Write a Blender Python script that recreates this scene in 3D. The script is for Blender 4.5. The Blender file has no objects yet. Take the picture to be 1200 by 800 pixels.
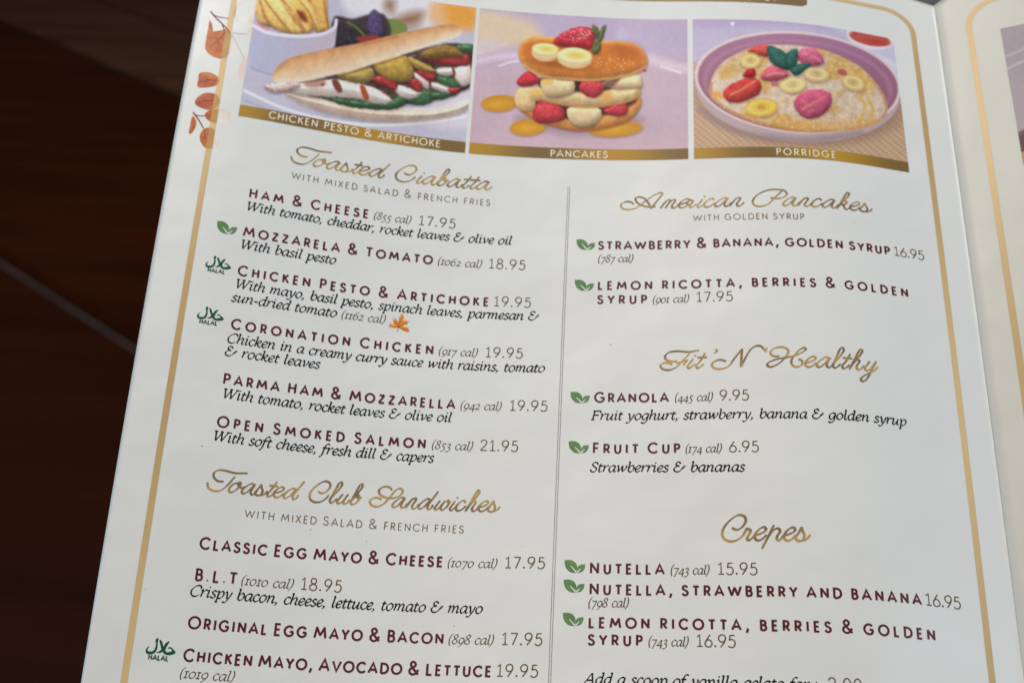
import bpy, math
import numpy as np
from math import radians as R_

sc = bpy.context.scene
# ------------------------------------------------------------------ camera
# page frame: u to the right, v down the page, in millimetres; the camera was solved from the photograph
FPX = 1697.85
def rodrigues(w):
    w = np.array(w); t = np.linalg.norm(w); k = w / t
    K = np.array([[0, -k[2], k[1]], [k[2], 0, -k[0]], [-k[1], k[0], 0]])
    return np.eye(3) + math.sin(t) * K + (1 - math.cos(t)) * K @ K
RC = rodrigues((-0.488241, -0.01284, 0.057436))
TC = np.array((13.385947, 12.05589, 350.794782))
def to_world(p):                       # page frame (x right, y down, z away) -> metres, z up from the page
    p = np.asarray(p, float)
    return np.stack([p[..., 0], -p[..., 1], -p[..., 2]], -1) / 1000.0
cam_d = bpy.data.cameras.new("camera")
cam = bpy.data.objects.new("camera", cam_d)
sc.collection.objects.link(cam)
sc.camera = cam
cpos = to_world(-RC.T @ TC)
def wdir(v): return np.array([v[0], -v[1], -v[2]])
from mathutils import Matrix, Vector
cr, cd, cf = wdir(RC[0]), wdir(RC[1]), wdir(RC[2])
m = Matrix.Identity(4)
for i in range(3):
    m[i][0] = cr[i]; m[i][1] = -cd[i]; m[i][2] = -cf[i]; m[i][3] = cpos[i]
cam.matrix_world = m
cam_d.sensor_width = 36.0
cam_d.lens = 36.0 * FPX / 1200.0
cam_d.clip_start = 0.01
cam_d.clip_end = 50.0
cam_d.dof.use_dof = True
cam_d.dof.focus_distance = 0.334
cam_d.dof.aperture_fstop = 21.0

# ------------------------------------------------------------------ light
world = bpy.data.worlds.new("World")
sc.world = world
world.use_nodes = True
world.node_tree.nodes["Background"].inputs[0].default_value = (1.0, 0.72, 0.5, 1)
world.node_tree.nodes["Background"].inputs[1].default_value = 0.05
def area(name, loc, target, size, power, color):
    d = bpy.data.lights.new(name, 'AREA')
    d.shape = 'RECTANGLE'; d.size = size[0]; d.size_y = size[1]
    d.energy = power; d.color = color
    o = bpy.data.objects.new(name, d)
    o.location = loc
    o.rotation_euler = (Vector(target) - Vector(loc)).to_track_quat('-Z', 'Y').to_euler()
    sc.collection.objects.link(o)
    return o
area("window_light", (-0.346, 0.60, 0.40), (0, 0, 0), (0.5, 0.5), 5.2, (0.97, 0.985, 1.0))
area("sky_light", (1.61, 0.0, 1.92), (0, 0, 0), (0.9, 0.9), 30.0, (0.70, 0.85, 1.0))
area("room_light", (-1.1, -0.25, 1.0), (0, 0, 0), (0.8, 0.8), 4.8, (1.0, 0.73, 0.36))
sc.view_settings.view_transform = 'Standard'
sc.view_settings.look = 'None'
sc.view_settings.exposure = 0.0
sc.view_settings.gamma = 1.0

# ------------------------------------------------------------------ the shape of the printed page
UK = np.linspace(-30, 220, 15)
HA = np.array([5.3049, 4.1139, 2.3507, -1.4522, -4.5699, -6.0242, -5.7709, -3.995, -1.5954, 1.552, 4.8517, 5.705, 1.8381, -0.3351, -1.9736])
HB = np.array([-7.1224, -7.4805, -7.557, -5.724, -3.222, -0.6317, 1.3783, 3.0053, 4.1276, 3.3618, 3.3498, 3.993, 4.5337, 4.2903, 3.6979])
HC = np.array([-4.0885, -2.9531, -1.7076, -0.2307, 1.3301, 2.5515, 3.175, 3.109, 2.3534, 1.0111, -0.6046, -1.521, -1.3637, -0.8622, -0.2734])
def height(u, v):
    u = np.asarray(u, float); v = np.asarray(v, float)
    x = np.abs((u[..., None] - UK) / (UK[1] - UK[0]))
    B = np.where(x < 1, (4 - 6 * x**2 + 3 * x**3) / 6, np.where(x < 2, (2 - x)**3 / 6, 0))
    w = (np.clip(v, -10, 222) - 130) / 100
    return B @ HA + (B @ HB) * w + (B @ HC) * w * w
U_L, U_R, V_T, V_B = -9.2, 197.4, None, 288.0
class Left:                            # the page the photograph shows, gently bent
    @staticmethod
    def base(u, v):
        u, v = np.broadcast_arrays(np.asarray(u, float), np.asarray(v, float))
        return np.stack([u - 95, v - 130, -height(u, v)], -1)
PHI = R_(24.0)
class Facing:                          # the page on the other side of the spine
    @staticmethod
    def base(s, v):
        s, v = np.broadcast_arrays(np.asarray(s, float), np.asarray(v, float))
        b = Left.base(np.full(s.shape, U_R), v)
        d = np.array([math.cos(PHI), 0, -math.sin(PHI)])
        return b + s[..., None] * d + np.array([0, 0, 0.45])
def surf(pg, u, v, lift):
    e = 0.05
    p = pg.base(u, v)
    a = pg.base(np.asarray(u) + e, v) - pg.base(np.asarray(u) - e, v)
    b = pg.base(u, np.asarray(v) + e) - pg.base(u, np.asarray(v) - e)
    n = np.cross(b, a); n /= np.linalg.norm(n, axis=-1, keepdims=True)   # towards the camera (-z)
    return p + n * np.asarray(lift)[..., None]
def proj(pg, u, v):
    y = pg.base(u, v) @ RC.T + TC
    return np.stack([600 + FPX * y[..., 0] / y[..., 2], 400 + FPX * y[..., 1] / y[..., 2]], -1)
def inv(pg, x, y):                     # a point of the photograph (1200 x 800) -> its place on the page
    x = np.asarray(x, float); y = np.asarray(y, float)
    u = (x - 600) * 0.2 + 95 if pg is Left else (x - 1110) * 0.2
    v = y * 0.21 + 22
    u = u + 0 * y; v = v + 0 * x
    for _ in range(14):
        q = proj(pg, u, v); e = 0.01
        du = (proj(pg, u + e, v) - q) / e; dv = (proj(pg, u, v + e) - q) / e
        rx, ry = x - q[..., 0], y - q[..., 1]
        det = du[..., 0] * dv[..., 1] - du[..., 1] * dv[..., 0]
        u = u + np.clip((rx * dv[..., 1] - ry * dv[..., 0]) / det, -20, 20)
        v = v + np.clip((ry * du[..., 0] - rx * du[..., 1]) / det, -20, 20)
    return u, v
def u_at(x, v):
    u = (x - 600) * 0.2 + 95
    for _ in range(12):
        q = proj(Left, u, v)[0]; d = (proj(Left, u + 0.01, v)[0] - q) / 0.01
        u = u + (x - q) / d
    return float(u)
V_T = float(inv(Left, np.array(1095.8), np.array(7.5))[1])

_u, _v = inv(Left, np.array(1071.0), np.array(0.0)); SL_L = float((V_T - _v) / (U_R - _u))
_u, _v = inv(Facing, np.array(1104.0), np.array(0.0)); SL_F = float((V_T - _v) / _u)
# ------------------------------------------------------------------ materials
def s2l(c):
    c = np.asarray(c, float) / 255.0
    return np.where(c <= 0.04045, c / 12.92, ((c + 0.055) / 1.055) ** 2.4)
PAPER = 0.80
def ink(c):                            # a printed colour as seen beside white paper -> its reflectance
    return np.clip(s2l(c) / s2l(212) * PAPER, 0.004, 0.85)
MATS = {}
def mat(name, color, rough=0.42, spec=0.35, attr=False, noise=None):
    if name in MATS: return MATS[name]
    mt = bpy.data.materials.new(name); mt.use_nodes = True
    nt = mt.node_tree; b = nt.nodes["Principled BSDF"]
    b.inputs["Roughness"].default_value = rough
    b.inputs["Specular IOR Level"].default_value = spec
    if attr:
        a = nt.nodes.new("ShaderNodeAttribute"); a.attribute_name = "Col"
        nt.links.new(a.outputs["Color"], b.inputs["Base Color"])
    elif noise:
        c2, scale = noise
        tc = nt.nodes.new("ShaderNodeTexCoord")
        n = nt.nodes.new("ShaderNodeTexNoise"); n.inputs["Scale"].default_value = scale
        n.inputs["Detail"].default_value = 5
        nt.links.new(tc.outputs["Object"], n.inputs["Vector"])
        r = nt.nodes.new("ShaderNodeValToRGB")
        r.color_ramp.elements[0].position = 0.35; r.color_ramp.elements[1].position = 0.68
        r.color_ramp.elements[0].color = (*color, 1); r.color_ramp.elements[1].color = (*c2, 1)
        nt.links.new(n.outputs["Fac"], r.inputs["Fac"])
        nt.links.new(r.outputs["Color"], b.inputs["Base Color"])
    else:
        b.inputs["Base Color"].default_value = (*color, 1)
    MATS[name] = mt
    return mt
def paper_mat(name, c, rough):
    mt = mat(name, c, rough, 0.4)
    nt = mt.node_tree; b = nt.nodes["Principled BSDF"]
    tc = nt.nodes.new("ShaderNodeTexCoord")
    n = nt.nodes.new("ShaderNodeTexNoise"); n.inputs["Scale"].default_value = 55; n.inputs["Detail"].default_value = 6
    nt.links.new(tc.outputs["Object"], n.inputs["Vector"])
    r = nt.nodes.new("ShaderNodeValToRGB")
    r.color_ramp.elements[0].position = 0.3; r.color_ramp.elements[1].position = 0.7
    r.color_ramp.elements[0].color = (c[0] * .975, c[1] * .975, c[2] * .972, 1); r.color_ramp.elements[1].color = (*c, 1)
    nt.links.new(n.outputs["Fac"], r.inputs["Fac"]); nt.links.new(r.outputs["Color"], b.inputs["Base Color"])
    f = nt.nodes.new("ShaderNodeTexNoise"); f.inputs["Scale"].default_value = 1800; f.inputs["Detail"].default_value = 2
    nt.links.new(tc.outputs["Object"], f.inputs["Vector"])
    bp = nt.nodes.new("ShaderNodeBump"); bp.inputs["Strength"].default_value = 0.12; bp.inputs["Distance"].default_value = 0.00005
    w = nt.nodes.new("ShaderNodeTexNoise"); w.inputs["Scale"].default_value = 24; w.inputs["Detail"].default_value = 3
    nt.links.new(tc.outputs["Object"], w.inputs["Vector"])
    b2 = nt.nodes.new("ShaderNodeBump"); b2.inputs["Strength"].default_value = 1.0; b2.inputs["Distance"].default_value = 0.0016
    nt.links.new(w.outputs["Fac"], b2.inputs["Height"]); nt.links.new(b2.outputs["Normal"], bp.inputs["Normal"])
    nt.links.new(f.outputs["Fac"], bp.inputs["Height"]); nt.links.new(bp.outputs["Normal"], b.inputs["Normal"])
    return mt
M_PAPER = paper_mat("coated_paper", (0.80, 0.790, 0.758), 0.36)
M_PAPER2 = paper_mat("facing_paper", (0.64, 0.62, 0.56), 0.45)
M_PRINT = mat("printed_colour", None, 0.40, 0.35, attr=True)
M_NAME = mat("maroon_ink", ink((84, 20, 26)))
M_DESC = mat("black_ink", ink((8, 8, 12)))
M_CAL = mat("brown_ink", ink((92, 76, 48)))
M_PRICE = mat("olive_gold_ink", ink((92, 72, 32)))
M_SUB = mat("pale_gold_ink", ink((116, 94, 62)))
M_WHITE = mat("white_lettering", ink((222, 212, 190)))
M_RULE = mat("rule_ink", ink((96, 82, 76)))
M_GREEN = mat("leaf_green_ink", ink((80, 118, 66)), noise=(ink((98, 134, 82)), 420))
M_HALAL = mat("dark_green_ink", ink((16, 76, 58)))

# ------------------------------------------------------------------ objects
BASE = np.array([0.0, -(V_B - 130) / 1000.0, 0.0])
menu = bpy.data.objects.new("menu", None)
menu.empty_display_size = 0.02
menu.location = BASE
sc.collection.objects.link(menu)
menu["label"] = "open white restaurant menu with gold borders and food photographs, standing on dark wood"
menu["category"] = "menu"
def mesh_obj(name, verts, faces, material, parent, colors=None, smooth=False, label=None, base=BASE):
    me = bpy.data.meshes.new(name)
    verts = np.asarray(verts, float) - base
    if isinstance(faces, np.ndarray) and faces.ndim == 2:
        n, k = faces.shape
        me.vertices.add(len(verts)); me.vertices.foreach_set("co", verts.astype(np.float32).ravel())
        me.loops.add(n * k); me.loops.foreach_set("vertex_index", faces.astype(np.int32).ravel())
        me.polygons.add(n); me.polygons.foreach_set("loop_start", np.arange(0, n * k, k, dtype=np.int32))
        me.update(calc_edges=True)
    else:
        me.from_pydata([tuple(p) for p in verts], [], [tuple(int(i) for i in f) for f in faces])
        me.update()
    if colors is not None:
        ca = me.color_attributes.new("Col", 'FLOAT_COLOR', 'POINT')
        ca.data.foreach_set("color", np.concatenate([colors, np.ones((len(colors), 1))], 1).astype(np.float32).ravel())
    if smooth:
        me.polygons.foreach_set("use_smooth", np.ones(len(me.polygons), dtype=bool))
    me.materials.append(material)
    o = bpy.data.objects.new(name, me)
    sc.collection.objects.link(o)
    if parent is not None: o.parent = parent
    if label: o["label"] = label
    return o
def grid_faces(nu, nv, flip=False):
    i = np.arange(nu - 1)[None, :] + np.arange(nv - 1)[:, None] * nu
    f = np.stack([i, i + nu, i + nu + 1, i + 1], -1).reshape(-1, 4)
    return f[:, ::-1].copy() if flip else f
def sheet(name, pg, us, vs, thick, material, parent, top=None):
    U, V = np.meshgrid(us, vs)
    if top is not None:                # the top edge runs off square beside the spine
        f = (V - vs[0]) / (vs[-1] - vs[0]); V = top(U) + f * (vs[-1] - top(U))
    nu, nv = len(us), len(vs)
    tp = to_world(surf(pg, U, V, np.zeros(U.shape))).reshape(-1, 3)
    bot = to_world(surf(pg, U, V, np.full(U.shape, -thick))).reshape(-1, 3)
    n = nu * nv
    f = [grid_faces(nu, nv), grid_faces(nu, nv, True) + n]
    def wall(idx, rev):
        a, b = idx[:-1], idx[1:]
        q = np.stack([a, b, b + n, a + n], -1)
        return q[:, ::-1] if rev else q
    f.append(wall(np.arange(nu), True)); f.append(wall(np.arange(nu) + (nv - 1) * nu, False))
    f.append(wall(np.arange(nv) * nu, False)); f.append(wall(np.arange(nv) * nu + nu - 1, True))
    return mesh_obj(name, np.concatenate([tp, bot]), np.concatenate(f), material, parent, smooth=False)
page = sheet("page", Left, np.linspace(U_L, U_R, 190), np.linspace(V_T, V_B, 230), 0.5, M_PAPER, menu,
             top=lambda u: V_T - np.clip(U_R - u, 0, 25) * SL_L)
n_top = 189 * 229
sm = np.zeros(len(page.data.polygons), dtype=bool); sm[:2 * n_top] = True
page.data.polygons.foreach_set("use_smooth", sm)
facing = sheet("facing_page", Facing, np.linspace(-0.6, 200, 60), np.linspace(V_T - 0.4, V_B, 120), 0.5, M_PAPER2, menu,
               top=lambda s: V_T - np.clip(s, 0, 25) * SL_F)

# ------------------------------------------------------------------ pen strokes
def catmull(p, n=6):
    p = np.asarray(p, float)
    if len(p) < 3: return p
    closed = np.allclose(p[0], p[-1])
    if closed: q = np.vstack([p[-2], p, p[1]])
    else: q = np.vstack([2 * p[0] - p[1], p, 2 * p[-1] - p[-2]])
    out = []
    for i in range(1, len(q) - 2):
        a, b, c, d = q[i - 1], q[i], q[i + 1], q[i + 2]
        t0 = 0; t1 = t0 + max(np.linalg.norm(b - a), 1e-6) ** .5; t2 = t1 + max(np.linalg.norm(c - b), 1e-6) ** .5; t3 = t2 + max(np.linalg.norm(d - c), 1e-6) ** .5
        t = np.linspace(t1, t2, n, endpoint=False)[:, None]
        A1 = (t1 - t) / (t1 - t0) * a + (t - t0) / (t1 - t0) * b
        A2 = (t2 - t) / (t2 - t1) * b + (t - t1) / (t2 - t1) * c
        A3 = (t3 - t) / (t3 - t2) * c + (t - t2) / (t3 - t2) * d
        B1 = (t2 - t) / (t2 - t0) * A1 + (t - t0) / (t2 - t0) * A2
        B2 = (t3 - t) / (t3 - t1) * A2 + (t - t1) / (t3 - t1) * A3
        out.append((t2 - t) / (t2 - t1) * B1 + (t - t1) / (t2 - t1) * B2)
    out.append(p[-1:])
    return np.concatenate(out)
def parse(s):
    out = []
    for part in s.split(';'):
        w = part.split()
        if not w: continue
        pts = [tuple(float(a) for a in q.split(',')) for q in w[1:]]
        if w[0] == 'e':                # ellipse: cx,cy rx,ry
            (cx, cy), (rx, ry) = pts
            t = np.linspace(0, 2 * np.pi, 25) + 1.2
            out.append(('c', np.stack([cx + rx * np.cos(t), cy + ry * np.sin(t)], -1)))
        elif w[0] == 'd':              # dot: x,y,r
            x, y, r = pts[0]; t = np.linspace(0, 2 * np.pi, 11)[:-1]
            out.append(('f', np.stack([x + r * np.cos(t), y + r * np.sin(t)], -1)))
        elif w[0] == 's': out.append(('c', catmull(pts, 5)))
        elif w[0] == 'p': out.append(('f', catmull(pts + [pts[0]], 5)[:-1]))
        elif w[0] == 'f': out.append(('f', np.array(pts)))
        else: out.append(('l', np.array(pts)))
    return out
class Ink:
    def __init__(s): s.v = []; s.z = []; s.f = []; s.n = 0; s.k = 0
    def poly(s, p):
        s.k += 1
        m_ = len(p); s.v.append(p); s.z.append(np.full(m_, s.k % 40 * 0.0012))
        s.f.append(list(range(s.n, s.n + m_))); s.n += m_
    def ribbon(s, p, w):
        p = np.asarray(p, float)
        keep = np.concatenate([[True], np.linalg.norm(np.diff(p, axis=0), axis=1) > 1e-5])
        p = p[keep]; w = np.broadcast_to(w, keep.shape)[keep] if np.ndim(w) else np.full(len(p), w)
        if len(p) < 2: return
        d = np.diff(p, axis=0); d /= np.linalg.norm(d, axis=1, keepdims=True)
        closed = np.linalg.norm(p[0] - p[-1]) < 1e-4
        first = d[-1] if closed else d[0]; last = d[0] if closed else d[-1]
        d0 = np.vstack([first, d]); d1 = np.vstack([d, last])
        t = d0 + d1; L = np.linalg.norm(t, axis=1, keepdims=True); L[L < 1e-6] = 1; t = t / L
        nrm = np.stack([-t[:, 1], t[:, 0]], -1)
        c = np.abs((nrm * np.stack([-d1[:, 1], d1[:, 0]], -1)).sum(1))
        sc_ = np.minimum(1 / np.maximum(c, 1e-3), 1.7)
        o = nrm * (w * 0.5 * sc_)[:, None]
        s.k += 1; n = len(p)
        z = s.k % 40 * 0.0012 + np.linspace(0, 0.001, n)
        s.v += [p + o, p - o]; s.z += [z, z]
        for i in range(n - 1):
            s.f.append([s.n + i, s.n + n + i, s.n + n + i + 1, s.n + i + 1])
        s.n += 2 * n
    def build(s, name, material, parent, pg=Left, lift=0.03, color=None, label=None):
        v = np.concatenate(s.v); z = np.concatenate(s.z)
        w = to_world(surf(pg, v[:, 0], v[:, 1], lift + z))
        # faces must look towards the camera: v runs down the page, so order by signed area
        fs = []
        for f in s.f:
            q = v[f]; a = np.sum(q[:, 0] * np.roll(q[:, 1], -1) - np.roll(q[:, 0], -1) * q[:, 1])
            fs.append(f[::-1] if a > 0 else f)
        return mesh_obj(name, w, fs, material, parent, None if color is None else color(v), label=label)
# ------------------------------------------------------------------ lettering (height 100 unless noted)
SANS = {
'A': (84, 'l 0,0 42,102 84,0; l 16,32 68,32'),
'B': (60, 'l 8,0 8,100 27,100; s 27,100 45,94 51,76 45,60 28,54; l 8,54 28,54; s 28,54 50,47 57,27 50,7 28,0; l 29,0 8,0'),
'C': (84, 's 82,82 66,97 48,101 22,91 5,68 2,50 7,28 24,8 48,-1 66,3 82,18'),
'D': (80, 'l 8,0 8,100 27,100; s 27,100 56,92 73,70 76,50 72,26 54,7 27,0; l 28,0 8,0'),
'E': (54, 'l 50,100 8,100 8,0 50,0; l 8,52 45,52'),
'F': (52, 'l 50,100 8,100 8,0; l 8,50 44,50'),
'G': (94, 's 82,82 66,97 48,101 22,91 5,68 2,50 7,28 24,8 48,-1 70,4 84,20 88,44; l 92,45 54,45'),
'H': (74, 'l 8,0 8,100; l 66,0 66,100; l 8,52 66,52'),
'I': (16, 'l 8,0 8,100'),
'K': (64, 'l 8,0 8,100; l 57,100 9,46; l 24,62 62,0'),
'L': (50, 'l 8,100 8,0 48,0'),
'M': (106, 'l 4,0 20,100; l 16,100 53,24; l 53,24 90,100; l 86,100 102,0; d 53,24,5'),
'N': (78, 'l 8,0 8,100; l 5,98 73,2; l 70,0 70,100'),
'O': (100, 'e 50,50 48,51'),
'P': (58, 'l 8,0 8,100 27,100; s 27,100 47,94 54,74 47,53 27,46; l 28,46 8,46'),
'R': (62, 'l 8,0 8,100 27,100; s 27,100 47,94 54,74 47,53 27,46; l 28,46 8,46; l 28,47 60,0'),
'S': (58, 's 50,82 40,97 26,101 11,94 6,76 14,62 32,51 49,40 54,24 46,6 28,-1 12,4 2,20'),
'T': (60, 'l 0,96 60,96; l 30,96 30,0'),
'U': (72, 'l 8,100 8,34; s 8,36 14,10 36,-1 58,10 64,36; l 64,34 64,100'),
'V': (80, 'l 0,100 40,0 80,100'),
'W': (124, 'l 0,100 33,2; l 31,2 62,90; l 62,90 93,2; l 91,2 124,100'),
'X': (64, 'l 2,100 62,0; l 60,100 0,0'),
'Y': (68, 'l 0,100 34,46; l 34,46 68,100; l 34,50 34,0'),
'Z': (64, 'l 4,96 60,96; l 58,96 4,4; l 2,4 62,4'),
'&': (78, 's 74,38 62,14 40,-1 18,4 6,20 10,40 28,53 46,66 52,82 43,97 28,101 16,92 14,78 23,61 44,35 76,0'),
',': (20, 'l 15,14 4,-26'), '.': (16, 'd 8,7,8.5'), "'": (14, 'l 8,100 6,76'), '+': (60, 'l 4,40 56,40; l 30,14 30,66'),
'1': (50, 'l 6,80 28,98 28,0; l 6,3 50,3'),
'2': (60, 's 4,78 12,94 30,101 48,93 54,76 46,56 24,28 5,4; l 3,3 58,3'),
'3': (58, 's 6,86 20,100 40,98 50,80 42,60 24,54; s 24,54 48,46 54,26 44,5 24,-1 4,12'),
'5': (58, 'l 52,97 18,97 12,56; s 12,56 28,64 46,58 56,38 52,16 40,2 22,-1 2,12'),
'6': (62, 's 44,100 26,72 10,46 4,28 12,6 32,-1 52,8 58,30 50,50 32,58 14,50 6,36'),
'7': (58, 'l 2,97 56,97; l 55,98 20,0'),
'8': (60, 's 30,54 12,66 9,84 18,98 30,101 42,98 51,84 48,66 30,54 8,42 2,24 12,5 30,-1 48,5 58,24 52,42 30,54'),
'9': (62, 's 56,68 48,50 32,42 14,48 4,70 12,92 32,101 52,92 58,72 50,46 20,0'),
'0': (62, 'e 31,50 28,51'),
}
# em 100: x-height 44, ascender 69; the slant is added when set
ITAL = {
'a': (45, 's 37,42 24,44 11,36 5,20 8,4 15,-1 24,5 36,28; s 39,44 36,24 34,6 38,0 47,7'),
'b': (43, 's 4,65 12,69 10,40 9,10 14,1 22,0 34,10 39,28 34,42 26,44 16,36 10,22'),
'c': (34, 's 33,35 29,43 20,44 9,34 5,18 10,3 19,-1 33,9'),
'd': (46, 's 37,42 24,44 11,36 5,20 8,4 15,-1 24,5 36,28; s 31,65 40,69 38,44 34,6 38,0 47,7'),
'e': (36, 's 6,18 20,21 31,30 31,40 24,44 13,38 6,24 7,6 16,-1 33,9'),
'f': (27, 's -10,-22 -3,-22 4,-10 10,24 14,52 21,66 31,70 38,65; l 1,41 28,41'),
'g': (43, 's 37,42 24,44 11,36 5,20 8,4 15,-1 24,5 36,28; s 39,44 35,10 31,-10 22,-23 8,-24 0,-18'),
'h': (46, 's 4,65 12,69 10,40 6,0; s 9,20 20,38 30,44 36,38 33,16 33,3 38,0 46,7'),
'i': (24, 's 3,37 10,44 12,36 9,10 12,0 22,8; d 13,62,4.8'),
'k': (41, 's 4,65 12,69 10,40 6,0; s 9,20 24,40 33,44 36,36 28,26 12,22; s 16,23 26,4 34,-1 42,7'),
'l': (23, 's 4,65 12,69 10,40 8,8 12,0 21,8'),
'm': (67, 's 2,37 9,44 11,36 6,0; s 8,18 18,38 28,44 32,36 27,0; s 29,18 40,38 50,44 55,36 52,10 54,0 65,8'),
'n': (48, 's 2,37 9,44 11,36 6,0; s 8,18 20,38 30,44 36,38 33,10 35,0 46,8'),
'o': (43, 's 24,44 11,36 5,20 9,4 18,-1 31,7 38,24 35,38 24,44'),
'p': (44, 's 2,37 9,44 12,36 6,-22; l 0,-23 14,-23; s 9,10 12,28 24,42 32,44 39,34 37,16 28,3 18,-1 9,4'),
'r': (33, 's 2,37 9,44 11,36 6,0; s 8,16 18,36 27,44 35,41'),
's': (31, 's 28,36 22,44 12,42 8,33 14,24 24,16 25,6 16,-1 6,1 2,9'),
't': (27, 's 15,57 9,20 9,5 14,-1 25,8; l 3,42 27,42'),
'u': (48, 's 3,37 10,44 12,34 8,12 11,0 20,3 35,28; s 39,44 36,24 34,6 37,0 46,7'),
'v': (40, 's 3,37 10,44 14,30 15,0; s 15,0 30,18 37,36 32,44'),
'w': (62, 's 3,37 10,44 13,28 13,0; s 13,0 26,20 35,44; s 35,44 36,20 37,0; s 37,0 52,20 58,36 53,44'),
'y': (41, 's 3,37 10,44 14,30 17,0; s 39,44 34,24 20,-8 8,-23 -4,-20'),
'-': (28, 'l 3,21 24,21'), ',': (20, 's 8,6 9,1 7,-6 0,-13; d 6,4,4.2'), '.': (18, 'd 6,4,4.5'),
'W': (80, 'l 7,65 16,0; l 16,0 42,62; l 41,65 48,0; l 48,0 76,65; l -2,64 17,64; l 32,64 50,64; l 67,64 86,64'),
'C': (56, 's 54,48 53,61 40,67 20,58 6,34 8,12 22,-1 38,0 52,12'),
'F': (50, 'l 9,0 14,65; l 0,1 19,1; l 5,64 50,64; l 50,65 49,51; l 12,34 36,34; l 36,40 35,28'),
'S': (43, 's 40,50 36,63 26,67 14,62 10,50 18,39 32,28 36,14 28,2 16,-1 6,4 3,18'),
'A': (58, 'l -2,0 37,68; l 37,68 47,0; l -8,1 8,1; l 38,1 57,1; l 14,24 43,24'),
'&': (68, 's 36,54 32,65 22,67 12,60 14,46 26,40 32,40; s 28,39 12,35 4,22 7,6 22,-1 38,5 48,22 56,36 66,38; s 46,20 54,24 60,30'),
'(': (22, 's 24,74 11,54 6,30 7,8 13,-16'), ')': (22, 's 8,74 15,50 14,26 7,2 -4,-16'),
'0': (42, 's 22,44 9,36 5,20 9,4 18,-1 31,7 37,24 34,38 22,44'),
'1': (27, 'l 14,43 12,1; l 4,43 25,43; l 2,1 22,1'),
'2': (37, 's 6,33 12,42 22,44 30,37 27,26 16,13 2,2; l 2,2 33,2'),
'3': (34, 's 6,34 14,43 24,43 28,34 22,22 12,16; s 12,16 26,12 28,-4 18,-18 2,-20'),
'4': (42, 'l 30,-20 32,44; l 32,44 2,3; l 2,3 40,3'),
'5': (36, 'l 34,44 16,44; l 16,46 10,22; s 10,22 24,16 27,2 20,-12 2,-20'),
'6': (40, 's 38,68 18,54 7,32 6,10 16,-1 30,8 34,26 26,38 12,34 7,22'),
'7': (38, 'l 4,42 38,42; l 37,43 10,-22'),
'8': (40, 's 22,35 12,45 14,60 26,66 34,58 32,46 22,35 8,24 5,8 16,-1 30,4 34,18 22,35'),
'9': (40, 's 36,18 28,6 14,4 7,18 12,36 24,44 36,36 36,16 24,-6 6,-22'),
}
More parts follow.
